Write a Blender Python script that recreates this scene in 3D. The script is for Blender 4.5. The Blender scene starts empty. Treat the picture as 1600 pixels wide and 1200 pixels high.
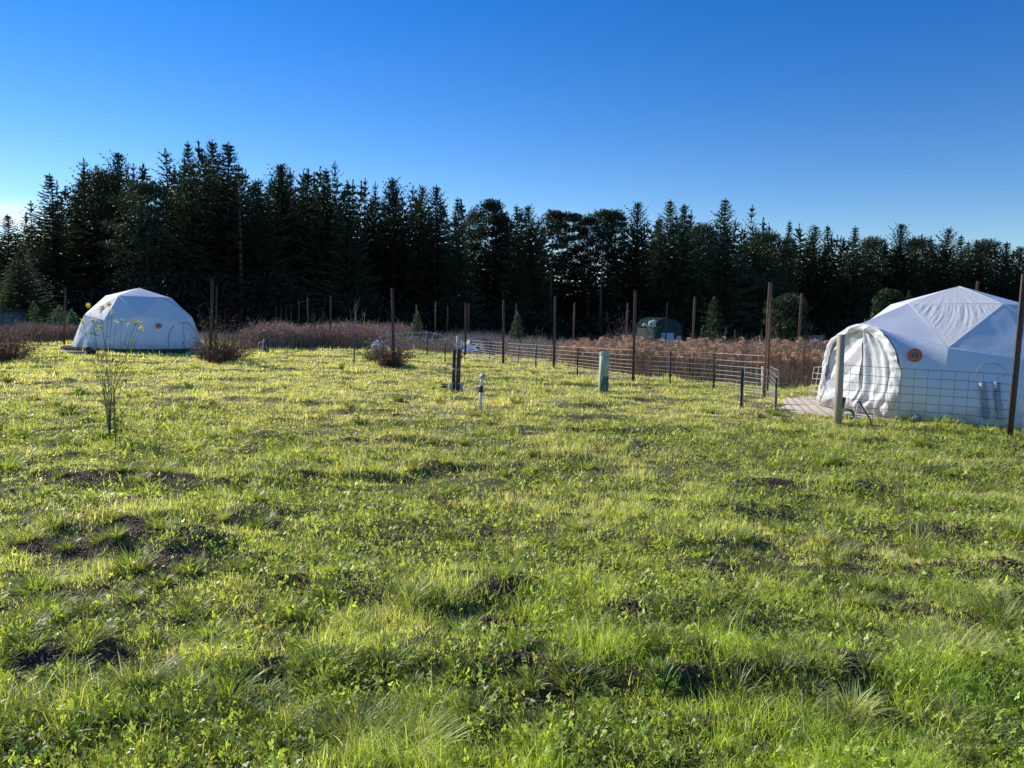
import bpy, math, random
import numpy as np
from math import pi, sin, cos, radians
rng = np.random.default_rng(7)
random.seed(7)
scene = bpy.context.scene
col = scene.collection

# ------------------------------------------------------------------ camera
F_PX = 1155.0
PITCH, ROLL, EYE = radians(5.19), radians(1.5), 1.6
Fv = np.array([0, cos(PITCH), -sin(PITCH)]); U0 = np.array([0, sin(PITCH), cos(PITCH)]); Xv = np.array([1., 0, 0])
Rv = cos(ROLL)*Xv + sin(ROLL)*U0
Uv = -sin(ROLL)*Xv + cos(ROLL)*U0
CAM = np.array([0, 0, EYE])
def ray(px, py): return Fv + Rv*(px-800)/F_PX + Uv*(600-py)/F_PX
def gp(px, py, z=0.0):                      # ground point that the photograph shows at this spot
    d = ray(px, py); return CAM + d*((z-EYE)/d[2])
def ap(px, py, Y):                          # the same at a known distance Y
    d = ray(px, py); return CAM + d*(Y/d[1])
def proj(P):
    d = np.asarray(P)-CAM; w = d@Fv
    return np.stack([800+F_PX*(d@Rv)/w, 600-F_PX*(d@Uv)/w], -1)

from mathutils import Matrix
cam = bpy.data.cameras.new("camera"); camo = bpy.data.objects.new("camera", cam); col.objects.link(camo)
M = Matrix(((Rv[0], Uv[0], -Fv[0], 0), (Rv[1], Uv[1], -Fv[1], 0), (Rv[2], Uv[2], -Fv[2], EYE), (0, 0, 0, 1)))
camo.matrix_world = M
cam.sensor_width = 36; cam.lens = 36*F_PX/1600; cam.clip_start = 0.05; cam.clip_end = 5000
scene.camera = camo

# ------------------------------------------------------------------ light
SUN_AZ, SUN_EL = radians(-54), radians(28)      # azimuth from +Y towards +X
S = np.array([sin(SUN_AZ)*cos(SUN_EL), cos(SUN_AZ)*cos(SUN_EL), sin(SUN_EL)])
sl = bpy.data.lights.new("sun", 'SUN'); so = bpy.data.objects.new("sun", sl); col.objects.link(so)
sl.energy = 5.0; sl.angle = radians(0.5); sl.color = (1.0, 0.93, 0.82)
from mathutils import Vector
so.rotation_euler = Vector(S).to_track_quat('Z', 'Y').to_euler()
w = bpy.data.worlds.new("World"); scene.world = w; w.use_nodes = True
nt = w.node_tree; nt.nodes.clear()
N = nt.nodes.new; L = nt.links.new
out = N('ShaderNodeOutputWorld'); bg = N('ShaderNodeBackground'); sky = N('ShaderNodeTexSky')
sky.sky_type = 'NISHITA'; sky.sun_disc = False; sky.sun_elevation = SUN_EL; sky.sun_rotation = SUN_AZ
sky.air_density = 1.0; sky.dust_density = 0.0; sky.ozone_density = 2.5; sky.altitude = 50
hsv = N('ShaderNodeHueSaturation'); hsv.inputs['Saturation'].default_value = 1.44; hsv.inputs['Hue'].default_value = 0.516
L(sky.outputs[0], hsv.inputs['Color'])
# a wisp of thin cloud low in the sky at the left
tc = N('ShaderNodeTexCoord'); mp = N('ShaderNodeMapping'); mp.inputs['Scale'].default_value = (14, 14, 90)
nz = N('ShaderNodeTexNoise'); nz.inputs['Scale'].default_value = 1.0; nz.inputs['Detail'].default_value = 4
L(tc.outputs['Generated'], mp.inputs[0]); L(mp.outputs[0], nz.inputs[0])
sub = N('ShaderNodeVectorMath'); sub.operation = 'DISTANCE'
cd = ray(22, 352); cd = cd/np.linalg.norm(cd)
sq = N('ShaderNodeVectorMath'); sq.operation = 'MULTIPLY'; sq.inputs[1].default_value = (1, 1, 2.2)
L(tc.outputs['Generated'], sq.inputs[0]); L(sq.outputs[0], sub.inputs[0]); sub.inputs[1].default_value = (cd[0], cd[1], cd[2]*2.2)
m1 = N('ShaderNodeMapRange'); m1.inputs[1].default_value = 0.07; m1.inputs[2].default_value = 0.0
L(sub.outputs['Value'], m1.inputs[0])
m2 = N('ShaderNodeMapRange'); m2.inputs[1].default_value = 0.42; m2.inputs[2].default_value = 0.6; L(nz.outputs[0], m2.inputs[0])
mm = N('ShaderNodeMath'); mm.operation = 'MULTIPLY'; L(m1.outputs[0], mm.inputs[0]); L(m2.outputs[0], mm.inputs[1])
mx = N('ShaderNodeMix'); mx.data_type = 'RGBA'; L(mm.outputs[0], mx.inputs[0]); L(hsv.outputs[0], mx.inputs[6]); mx.inputs[7].default_value = (8.0, 8.3, 8.8, 1)
L(mx.outputs[2], bg.inputs[0]); bg.inputs[1].default_value = 0.145
L(bg.outputs[0], out.inputs[0])
scene.view_settings.view_transform = 'Standard'; scene.view_settings.look = 'None'
scene.view_settings.exposure = 0; scene.view_settings.gamma = 1
scene.render.engine = 'CYCLES'
scene.cycles.max_bounces = 6; scene.cycles.diffuse_bounces = 3; scene.cycles.transmission_bounces = 4; scene.cycles.transparent_max_bounces = 6

# ------------------------------------------------------------------ helpers
def tag(o, label=None, cat=None, group=None, kind=None):
    if label: o['label'] = label
    if cat: o['category'] = cat
    if group: o['group'] = group
    if kind: o['kind'] = kind
    return o
def empty(name, loc, label=None, cat=None, group=None, rz=0.0):
    o = bpy.data.objects.new(name, None); col.objects.link(o); o.location = tuple(float(v) for v in loc)
    o.rotation_euler = (0, 0, rz); o.empty_display_size = 0.2
    return tag(o, label, cat, group)
def fmesh(name, V, T, mat, C=None, parent=None, smooth=False, Q=None):
    """V (n,3), T triangles (m,3), Q quads (k,4) -> one linked mesh object"""
    V = np.asarray(V, dtype=np.float32).reshape(-1, 3)
    T = np.zeros((0, 3), np.int32) if T is None else np.asarray(T, dtype=np.int32).reshape(-1, 3)
    Q = np.zeros((0, 4), np.int32) if Q is None else np.asarray(Q, dtype=np.int32).reshape(-1, 4)
    me = bpy.data.meshes.new(name)
    me.vertices.add(len(V)); me.vertices.foreach_set('co', V.ravel())
    nl = T.size+Q.size
    me.loops.add(nl); me.loops.foreach_set('vertex_index', np.concatenate([T.ravel(), Q.ravel()]))
    me.polygons.add(len(T)+len(Q))
    ls = np.concatenate([np.arange(len(T))*3, T.size+np.arange(len(Q))*4]).astype(np.int32)
    me.polygons.foreach_set('loop_start', ls)
    me.update(calc_edges=True)
    if C is not None:
        a = me.attributes.new('col', 'FLOAT_COLOR', 'POINT')
        C4 = np.ones((len(V), 4), np.float32); C4[:, :3] = C; a.data.foreach_set('color', C4.ravel())
    if smooth: me.polygons.foreach_set('use_smooth', np.ones(len(me.polygons), bool))
    me.materials.append(mat)
    o = bpy.data.objects.new(name, me); col.objects.link(o)
    if parent is not None: o.parent = parent
    return o
class MB:
    """collects boxes, bars and tubes for one mesh"""
    def __init__(s): s.V = []; s.Q = []; s.T = []; s.n = 0
    def add(s, V, Q=None, T=None):
        s.V.append(np.asarray(V, float))
        if Q is not None and len(Q): s.Q.append(np.asarray(Q)+s.n)
        if T is not None and len(T): s.T.append(np.asarray(T)+s.n)
        s.n += len(V)
    def box(s, c, size, rz=0.0, taper=1.0, ax=None):
        hx, hy, hz = [v/2 for v in size]
        P = []
        for z, k in ((-hz, 1), (hz, taper)):
            for x, y in ((-hx, -hy), (hx, -hy), (hx, hy), (-hx, hy)): P.append((x*k, y*k, z))
        P = np.array(P); cz, sz = cos(rz), sin(rz)
        P = P@np.array([[cz, sz, 0], [-sz, cz, 0], [0, 0, 1]])
        if ax is not None: P = P@ax
        s.add(P+np.asarray(c), Q=[(0, 3, 2, 1), (4, 5, 6, 7), (0, 1, 5, 4), (1, 2, 6, 5), (2, 3, 7, 6), (3, 0, 4, 7)])
    def tube(s, pts, r, n=8, cap=True):
        pts = np.asarray(pts, float); r = np.broadcast_to(np.asarray(r, float), (len(pts),))
        V = []; d = np.gradient(pts, axis=0); d /= np.linalg.norm(d, axis=1)[:, None]+1e-9
        up = np.array([0, 0, 1.]) if abs(d[0][2]) < .9 else np.array([1., 0, 0])
        for p, t, rr in zip(pts, d, r):
            a = np.cross(t, up)
            if np.linalg.norm(a) < 1e-4: a = np.cross(t, [0, 1, 0.3])
            a /= np.linalg.norm(a); b = np.cross(a, t); up = b
            for k in range(n):
                w_ = 2*pi*k/n; V.append(p+rr*(a*cos(w_)+b*sin(w_)))
        Q = [(i*n+k, i*n+(k+1) % n, (i+1)*n+(k+1) % n, (i+1)*n+k) for i in range(len(pts)-1) for k in range(n)]
        T = []
        if cap:
            V.append(pts[0]); V.append(pts[-1]); c0 = len(V)-2
            T = [(c0, (k+1) % n, k) for k in range(n)]+[(c0+1, (len(pts)-1)*n+k, (len(pts)-1)*n+(k+1) % n) for k in range(n)]
        s.add(V, Q, T)
    def build(s, name, mat, parent=None, smooth=False, C=None):
        V = np.concatenate(s.V)
        if parent is not None and parent.type == 'EMPTY': V = V-np.array(parent.location)
        return fmesh(name, V, np.concatenate(s.T) if s.T else None, mat, C, parent, smooth, np.concatenate(s.Q) if s.Q else None)

_tab = rng.random((8, 256, 256))
def vn(x, y, sd=0):                         # smooth value noise, 0..1
    t = _tab[sd % 8]; x = np.asarray(x, float)+13.7*sd; y = np.asarray(y, float)+7.1*sd
    xi = np.floor(x).astype(int); yi = np.floor(y).astype(int); fx = x-xi; fy = y-yi
    fx = fx*fx*(3-2*fx); fy = fy*fy*(3-2*fy)
    a = t[xi & 255, yi & 255]; b = t[(xi+1) & 255, yi & 255]; c = t[xi & 255, (yi+1) & 255]; d = t[(xi+1) & 255, (yi+1) & 255]
    return (a*(1-fx)+b*fx)*(1-fy)+(c*(1-fx)+d*fx)*fy
def fbm(x, y, sd=0, o=4):
    s_ = 0; a = .5; t = 0
    for i in range(o): s_ = s_+a*vn(x*2**i, y*2**i, sd+i); t += a; a *= .55
    return s_/t
def sst(a, b, x): t = np.clip((np.asarray(x, float)-a)/(b-a), 0, 1); return t*t*(3-2*t)

# ------------------------------------------------------------------ materials
def mat(name, rgb, rough=.8, noise=0.0, nscale=5.0, rgb2=None, bump=0.0, bscale=40., trans=0.0, metal=0.0, attr=False, tcol=None, spec=None, stretch=None):
    m = bpy.data.materials.new(name); m.use_nodes = True; nt = m.node_tree; nt.nodes.clear()
    N = nt.nodes.new; L = nt.links.new
    o = N('ShaderNodeOutputMaterial'); p = N('ShaderNodeBsdfPrincipled'); p.name = 'Principled BSDF'; p.inputs['Roughness'].default_value = rough; p.inputs['Metallic'].default_value = metal
    if spec is not None: p.inputs['Specular IOR Level'].default_value = spec
    p.inputs['Base Color'].default_value = (*rgb, 1)
    tc = N('ShaderNodeTexCoord'); src = None; vec = tc.outputs['Object']
    if stretch:
        mpn = N('ShaderNodeMapping'); mpn.inputs['Scale'].default_value = stretch; L(vec, mpn.inputs[0]); vec = mpn.outputs[0]
    if attr:
        a = N('ShaderNodeAttribute'); a.attribute_name = 'col'; src = a.outputs['Color']
    if rgb2 is not None:
        n = N('ShaderNodeTexNoise'); n.inputs['Scale'].default_value = nscale; n.inputs['Detail'].default_value = 6; L(vec, n.inputs[0])
        r = N('ShaderNodeMapRange'); r.inputs[1].default_value = .5-.5*(1-noise)*.6; r.inputs[2].default_value = .5+.5*(1-noise)*.6; L(n.outputs[0], r.inputs[0])
        x = N('ShaderNodeMix'); x.data_type = 'RGBA'; L(r.outputs[0], x.inputs[0])
        x.inputs[6].default_value = (*rgb, 1); x.inputs[7].default_value = (*rgb2, 1)
        src = x.outputs[2]
    if src is not None: L(src, p.inputs['Base Color'])
    if bump:
        n2 = N('ShaderNodeTexNoise'); n2.inputs['Scale'].default_value = bscale; n2.inputs['Detail'].default_value = 5; L(vec, n2.inputs[0])
        b = N('ShaderNodeBump'); b.inputs['Strength'].default_value = bump; b.inputs['Distance'].default_value = .02; L(n2.outputs[0], b.inputs['Height']); L(b.outputs[0], p.inputs['Normal'])
    last = p.outputs[0]
    if trans:
        t = N('ShaderNodeBsdfTranslucent'); ms = N('ShaderNodeMixShader'); ms.inputs[0].default_value = trans
        if tcol is not None and attr:
            y = N('ShaderNodeMix'); y.data_type = 'RGBA'; y.blend_type = 'MULTIPLY'; y.inputs[0].default_value = 1; L(src, y.inputs[6]); y.inputs[7].default_value = (*tcol, 1); y.clamp_result = False
            L(y.outputs[2], t.inputs[0])
        elif src is not None: L(src, t.inputs[0])
        else: t.inputs[0].default_value = (*(tcol or rgb), 1)
        L(p.outputs[0], ms.inputs[1]); L(t.outputs[0], ms.inputs[2]); last = ms.outputs[0]
    L(last, o.inputs[0])
    return m
MT = {}
MT['grass'] = mat('grass_blade', (.1, .2, .03), .42, attr=True, trans=.47, tcol=(1.7, 1.6, .62), spec=.5)
MT['twig'] = mat('twig', (.1, .06, .05), .7, attr=True)
MT['drybloom'] = mat('dry_bloom', (.4, .2, .1), .8, attr=True, trans=.35)
MT['needles'] = mat('needles', (.03, .05, .025), .6, attr=True, trans=.16, tcol=(1.3, 1.4, .6), spec=.3)
MT['bark'] = mat('bark', (.07, .05, .04), .9, rgb2=(.13, .10, .08), nscale=3, bump=.6, bscale=12)
MT['pinebark'] = mat('pine_bark', (.20, .155, .12), .9, rgb2=(.28, .22, .17), nscale=3, bump=.6, bscale=12)
MT['rust'] = mat('rusty_steel', (.06, .033, .026), .65, rgb2=(.15, .088, .065), nscale=14, bump=.2, metal=.2)
MT['rustlight'] = mat('weathered_steel', (.28, .15, .09), .6, rgb2=(.16, .08, .05), nscale=9, bump=.2, metal=.2)
MT['darksteel'] = mat('dark_steel', (.03, .035, .035), .55, rgb2=(.06, .065, .06), nscale=9, metal=.4)
MT['wire'] = mat('galvanised_wire', (.66, .63, .58), .5, rgb2=(.45, .42, .38), nscale=6, metal=.2)
MT['fabric'] = mat('dome_fabric', (.82, .84, .86), .62, rgb2=(.77, .80, .83), nscale=1.7, bump=.15, bscale=9, trans=.03, tcol=(.8, .8, .8))
MT['fabthin'] = mat('thin_fabric', (.88, .88, .87), .5, rgb2=(.82, .82, .81), nscale=2.5, bump=.45, bscale=22, trans=.18, tcol=(.8, .8, .8))
def dirty_base(m):                          # muddy splashes along the bottom of the cloth
    nt = m.node_tree; p = nt.nodes['Principled BSDF']; src = p.inputs['Base Color'].links[0].from_socket; N = nt.nodes.new; L = nt.links.new
    tc = N('ShaderNodeTexCoord'); sp = N('ShaderNodeSeparateXYZ'); L(tc.outputs['Object'], sp.inputs[0]); n = N('ShaderNodeTexNoise'); n.inputs['Scale'].default_value = 5; n.inputs['Detail'].default_value = 8; L(tc.outputs['Object'], n.inputs[0])
    a = N('ShaderNodeMath'); a.operation = 'MULTIPLY_ADD'; L(n.outputs[0], a.inputs[0]); a.inputs[1].default_value = -.55; L(sp.outputs['Z'], a.inputs[2])
    r = N('ShaderNodeMapRange'); L(a.outputs[0], r.inputs[0]); r.inputs[1].default_value = .16; r.inputs[2].default_value = -.22; r.inputs[3].default_value = 0; r.inputs[4].default_value = .75
    x = N('ShaderNodeMix'); x.data_type = 'RGBA'; L(r.outputs[0], x.inputs[0]); L(src, x.inputs[6]); x.inputs[7].default_value = (.36, .31, .24, 1); L(x.outputs[2], p.inputs['Base Color'])
dirty_base(MT['fabric']); dirty_base(MT['fabthin'])
MT['piping'] = mat('seam_piping', (.33, .36, .39), .6, rgb2=(.28, .3, .33), nscale=8)
MT['seamwhite'] = mat('white_seam', (.8, .82, .84), .6, rgb2=(.74, .76, .78), nscale=8)
MT['orange'] = mat('orange_print', (.62, .15, .06), .6, rgb2=(.54, .13, .05), nscale=20)
MT['teal'] = mat('teal_print', (.03, .13, .16), .6, rgb2=(.025, .1, .13), nscale=20)
MT['cream'] = mat('cream_print', (.5, .45, .35), .6, rgb2=(.45, .4, .3), nscale=20)
MT['woodgrey'] = mat('weathered_wood', (.36, .30, .23), .85, rgb2=(.54, .47, .38), nscale=6, bump=.5, bscale=14, stretch=(6, 6, .7))
MT['wooddark'] = mat('dark_wood', (.06, .045, .035), .85, rgb2=(.12, .09, .07), nscale=6, bump=.5, bscale=14, stretch=(6, 6, .7))
MT['board'] = mat('sunlit_board', (.60, .48, .37), .85, rgb2=(.7, .6, .5), nscale=4, bump=.4, bscale=20)
MT['pvc'] = mat('white_pvc', (.74, .76, .78), .35, rgb2=(.66, .67, .68), nscale=10)
MT['blackpl'] = mat('black_plastic', (.018, .018, .02), .4, rgb2=(.03, .03, .03), nscale=12)
MT['brass'] = mat('dull_brass', (.28, .24, .17), .4, rgb2=(.4, .36, .3), nscale=20, metal=.7)
MT['greenbox'] = mat('pale_green_paint', (.36, .46, .33), .6, rgb2=(.42, .51, .39), nscale=6, bump=.1)
MT['greendark'] = mat('scuffed_green', (.03, .06, .045), .6, rgb2=(.16, .28, .2), nscale=7, noise=.6, stretch=(4, 4, .6))
MT['bluish'] = mat('bluish_plastic', (.45, .55, .62), .3, rgb2=(.32, .42, .5), nscale=8)
MT['block'] = mat('concrete_block', (.4, .39, .36), .9, rgb2=(.3, .29, .27), nscale=12, bump=.5)
MT['barngreen'] = mat('green_barn_metal', (.012, .05, .042), .8, rgb2=(.015, .06, .05), nscale=2)
MT['roofmetal'] = mat('barn_roof', (.012, .03, .03), .95, rgb2=(.02, .04, .04), nscale=2, spec=.05)
MT['doorwhite'] = mat('pale_door', (.55, .6, .68), .6, rgb2=(.45, .5, .58), nscale=4)
MT['tarp'] = mat('dark_tarp', (.02, .022, .024), .5, rgb2=(.05, .05, .05), nscale=5, bump=.4, bscale=6)
MT['tarpblue'] = mat('blue_grey_cover', (.16, .24, .30), .5, rgb2=(.10, .16, .2), nscale=5)
MT['rollflap'] = mat('rolled_flap', (.40, .46, .50), .5, rgb2=(.16, .2, .22), nscale=5, noise=.3)
MT['petal'] = mat('yellow_petal', (.85, .72, .06), .6, attr=True, trans=.4)
MT['sap'] = mat('white_stub', (.7, .7, .68), .7, rgb2=(.6, .6, .55), nscale=8)

# ground material
def ground_mat():
    m = bpy.data.materials.new('meadow_soil'); m.use_nodes = True; nt = m.node_tree; N = nt.nodes.new; L = nt.links.new
    p = nt.nodes['Principled BSDF']; p.inputs['Roughness'].default_value = .95; p.inputs['Specular IOR Level'].default_value = .15
    a = N('ShaderNodeAttribute'); a.attribute_name = 'col'
    tc = N('ShaderNodeTexCoord'); n = N('ShaderNodeTexNoise'); n.inputs['Scale'].default_value = 22; n.inputs['Detail'].default_value = 8; n.inputs['Roughness'].default_value = .7; L(tc.outputs['Object'], n.inputs[0])
    r = N('ShaderNodeMapRange'); r.inputs[1].default_value = .3; r.inputs[2].default_value = .7; r.inputs[3].default_value = .45; r.inputs[4].default_value = 1.6; L(n.outputs[0], r.inputs[0])
    x = N('ShaderNodeMix'); x.data_type = 'RGBA'; x.blend_type = 'MULTIPLY'; x.inputs[0].default_value = 1; L(a.outputs[0], x.inputs[6]); L(r.outputs[0], x.inputs[7]); L(x.outputs[2], p.inputs['Base Color'])
    b = N('ShaderNodeBump'); b.inputs['Strength'].default_value = .9; b.inputs['Distance'].default_value = .03
    n2 = N('ShaderNodeTexNoise'); n2.inputs['Scale'].default_value = 60; n2.inputs['Detail'].default_value = 6; L(tc.outputs['Object'], n2.inputs[0]); L(n2.outputs[0], b.inputs['Height']); L(b.outputs[0], p.inputs['Normal'])
    return m
MT['ground'] = ground_mat()

# ------------------------------------------------------------------ terrain
# bare patches: (px, py, half width m, half depth m, mound height m, darkness)
DIRT = [(72, 862, .22, .13, .035, 1), (118, 872, .2, .1, .02, .9), (195, 848, .27, .2, .05, .8), (205, 835, .2, .12, .03, .8), (300, 852, .26, .12, .04, 1), (278, 884, .18, .14, .03, .9), (255, 905, .16, .12, .0, .5),
        (66, 1048, .14, .12, .03, 1.2), (690, 787, .26, .2, .02, .5), (757, 836, .2, .13, .02, .8), (812, 918, .16, .10, .02, .7), (1235, 832, .28, .12, .0, .7), (1285, 845, .25, .12, .0, .7),
        (1432, 892, .3, .12, .0, .7), (1480, 895, .2, .08, .0, .5), (1555, 898, .2, .1, .05, .9), (1560, 970, .3, .12, 0, .7), (940, 660, .6, .2, .05, .9), (985, 628, .7, .2, .06, 1), (960, 622, .3, .2, .05, 1.1),
        (1180, 720, .4, .18, .05, .9), (1085, 722, .3, .12, .03, .8), (1295, 735, .3, .15, .03, .7), (1345, 770, .3, .15, .04, .8), (770, 745, .3, .12, .03, .5), (470, 750, .3, .12, .04, .8), (235, 755, .5, .2, .06, .9),
        (555, 690, .3, .1, .03, .4), (130, 760, .3, .15, .05, .7), (350, 655, .5, .2, .05, .7), (620, 655, .5, .15, .05, .5), (1290, 803, .2, .1, .04, .9), (1445, 840, .25, .12, .05, .9), (1145, 765, .2, .1, .04, .8),
        (560, 914, .12, .08, .03, .6), (1090, 915, .1, .07, .02, .6), (400, 1080, .14, .12, .0, .9), (440, 1020, .2, .15, -.02, .7), (215, 1080, .12, .12, -.03, 1), (735, 598, .5, .2, .05, .6), (405, 710, .4, .15, .05, .5)]
DW = [(gp(a, b)[0], gp(a, b)[1], c*(1 if a < 320 or a > 930 and b < 670 else .72), d*(1 if a < 320 else .7), h, k*(1 if a < 320 or b < 670 else .8)) for a, b, c, d, h, k in DIRT]
for i in range(80):                        # small scattered bare spots
    a = rng.uniform(-20, 1620); b = rng.uniform(585, 1150); q = gp(a, b)
    DW.append((q[0], q[1], rng.uniform(.05, .2), rng.uniform(.04, .1), rng.uniform(0, .035), rng.uniform(.4, .9)))
def dirt(x, y):
    d = np.zeros_like(x); h = np.zeros_like(x)
    for cx, cy, a, b, hh, k in DW:
        m = (np.abs(x-cx) < 3*a) & (np.abs(y-cy) < 3*b)
        if not m.any(): continue
        r = ((x[m]-cx)/a)**2+((y[m]-cy)/b)**2
        r = r*(.6+.9*vn(x[m]*14, y[m]*14, 3))
        g = np.exp(-r**1.3); d[m] = np.maximum(d[m], g*k); h[m] += hh*np.exp(-r)
    return d, h
def H0(x, y):                               # broad relief
    x = np.asarray(x, float); y = np.asarray(y, float)
    h = .10*(fbm(x/6, y/6, 1, 2)-.5)+.07*(fbm(x/1.6, y/1.6, 2, 2)-.5)
    h = h-1.6*sst(42, 70, y)*sst(-22, -5, x)
    return h
def Hn(x, y):
    x = np.atleast_1d(np.asarray(x, float)); y = np.atleast_1d(np.asarray(y, float))
    near = 1-sst(25, 45, y)
    h = H0(x, y)+near*(.055*(np.maximum(fbm(x/.55, y/.38, 4, 2), .5)-.5)+.036*(vn(x/.17, y/.15, 6)-.5)+.012*(vn(x/.07, y/.07, 2)-.5)*(1-sst(4, 9, y))+.06*sst(.62, .8, vn(x/.9, y/.5, 5)))
    return h+dirt(x, y)[1]
def hz(x, y): return float(Hn(x, y)[0])
def G(px, py):                              # terrain-following ground point
    p = gp(px, py)
    for _ in range(2): p = gp(px, py, hz(p[0], p[1]))
    return p

def patch(x, y):                            # 0 fresh green .. 1 straw
    return np.clip(.16*sst(7, 15, y)+.55*fbm(x/2.6, y/3.2, 3, 3)+.45*fbm(x/.7, y/.6, 6, 2)-.05+.22*np.exp(-((x+2)/4.)**2-((y-11.5)/2.6)**2)+.3*np.exp(-((x-3)/1.)**2-((y-5.)/.8)**2)+.35*sst(.62, .8, fbm(x/1.1, y/.8, 0, 3))-.35*(1-sst(3.2, 5.5, y))*sst(-1, .5, x), 0, 1)
xs = np.concatenate([-np.geomspace(2500, 26, 46), np.arange(-25.9, 26, .085), np.geomspace(26.1, 2500, 46)])
ys = np.concatenate([-np.geomspace(600, 1.2, 22), np.linspace(-1, 1.9, 14), np.geomspace(2, 48, 330), np.geomspace(48.5, 4000, 60)])
GX, GY = np.meshgrid(xs, ys)
GZ = Hn(GX.ravel(), GY.ravel())
D, _ = dirt(GX.ravel(), GY.ravel())
pt = patch(GX.ravel(), GY.ravel())[:, None]
soil = np.array([.11, .072, .042]); nearw = (1-sst(6, 16, GY.ravel()))[:, None]; under = ((1-pt)*np.array([.13, .15, .045])+pt*np.array([.32, .28, .14]))*(1-.45*nearw)  # ground under near grass darkened to stand for shade between tufts
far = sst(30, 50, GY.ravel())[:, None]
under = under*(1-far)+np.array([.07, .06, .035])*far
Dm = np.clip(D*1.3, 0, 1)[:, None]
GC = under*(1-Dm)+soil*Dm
nx, ny = len(xs), len(ys)
ii = (np.arange(ny-1)[:, None]*nx+np.arange(nx-1)[None]).ravel()
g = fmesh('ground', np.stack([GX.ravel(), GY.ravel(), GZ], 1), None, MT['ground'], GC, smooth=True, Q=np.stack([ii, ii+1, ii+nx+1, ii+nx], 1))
tag(g, kind='structure')

# ------------------------------------------------------------------ domes: geometry helpers
def sph(th, az): th = radians(th); az = radians(az); return np.array([sin(th)*cos(az), sin(th)*sin(az), cos(th)])
DR = dict(c=np.array([8.22, 13.80, .07]), R=2.31, az=-159.25)
DL = dict(c=np.array([-13.96, 27.65, .14]), R=2.17, az=-97.7, bul=.03)
def dv(d, th, a): return d['c']+d['R']*sph(th, d['az']+a)
# keep-out areas for grass
SLABS = [np.array([gp(1212, 645)[:2], gp(1400, 662)[:2], gp(1420, 640)[:2], gp(1225, 637.5)[:2]]),
         np.array([gp(1219, 636)[:2], gp(1400, 640)[:2], gp(1300, 623)[:2], gp(1226, 626)[:2]])]
def inpoly(x, y, P):
    r = np.zeros(x.shape, bool); n = len(P)
    for i in range(n):
        x1, y1 = P[i]; x2, y2 = P[(i+1) % n]
        c = ((y1 > y) != (y2 > y)) & (x < (x2-x1)*(y-y1)/(y2-y1+1e-12)+x1); r ^= c
    return r
def allowed(x, y):
    k = (np.hypot(x-DR['c'][0], y-DR['c'][1]) > 2.36) & (np.hypot(x-DL['c'][0], y-DL['c'][1]) > 2.62)
    for P in SLABS: k &= ~inpoly(x, y, P)
    return k

# ------------------------------------------------------------------ grass
def blades(P, Ln, W, az, lean, curl, K=2, waz=None):
    """curved tapering blades; returns V, T (K segments)"""
    n = len(P); ts = np.linspace(0, 1, K+1)
    d = np.stack([np.cos(az), np.sin(az)], 1)
    if waz is None: waz = az+pi/2+rng.normal(0, .5, n)
    wv = np.stack([np.cos(waz), np.sin(waz), np.zeros(n)], 1)
    rows = []; pos = np.array(P, float); a = np.array(lean, float)
    for i, t in enumerate(ts):
        if i:
            st = (Ln/K)[:, None]
            pos = pos+st*np.concatenate([d*np.sin(a)[:, None], np.cos(a)[:, None]], 1); a = a+curl/K
        if i < K:
            h = (W*(1-.55*t)/2)[:, None]*wv
            rows += [pos-h, pos+h]
        else: rows.append(pos)
    V = np.stack(rows, 1); m = V.shape[1]
    T = []
    for i in range(K-1): T += [(2*i, 2*i+1, 2*i+3), (2*i, 2*i+3, 2*i+2)]
    T.append((2*K-2, 2*K-1, 2*K))
    T = (np.arange(n)[:, None, None]*m+np.array(T)[None]).reshape(-1, 3)
    return V.reshape(-1, 3), T, m
class Stuff:
    def __init__(s): s.V = []; s.T = []; s.C = []; s.n = 0
    def add(s, V, T, C): s.V.append(V); s.T.append(T+s.n); s.C.append(C); s.n += len(V)
    def blades(s, P, Ln, W, az, lean, curl, C, K=2, tipc=None, waz=None):
        V, T, m = blades(P, Ln, W, az, lean, curl, K, waz); Cc = np.repeat(C, m, 0).reshape(len(P), m, 3)
        if tipc is not None: Cc[:, -1] = tipc
        s.add(V, T, Cc.reshape(-1, 3))
    def quads(s, c, u, v, C):                # little leaf diamonds: centre, half axes
        n = len(c); V = np.stack([c-u, c-v, c+u, c+v], 1).reshape(-1, 3)
        T = (np.arange(n)[:, None, None]*4+np.array([(0, 1, 2), (0, 2, 3)])[None]).reshape(-1, 3)
        s.add(V, T, np.repeat(C, 4, 0))
    def build(s, name, m, parent=None, origin=None, smooth=False):
        V = np.concatenate(s.V)
        if origin is not None: V = V-np.asarray(origin)
        return fmesh(name, V, np.concatenate(s.T), m, np.concatenate(s.C), parent, smooth)
def unit(v): return v/(np.linalg.norm(v, axis=-1, keepdims=True)+1e-9)
def randdir(n): return unit(rng.normal(size=(n, 3)))

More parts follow.
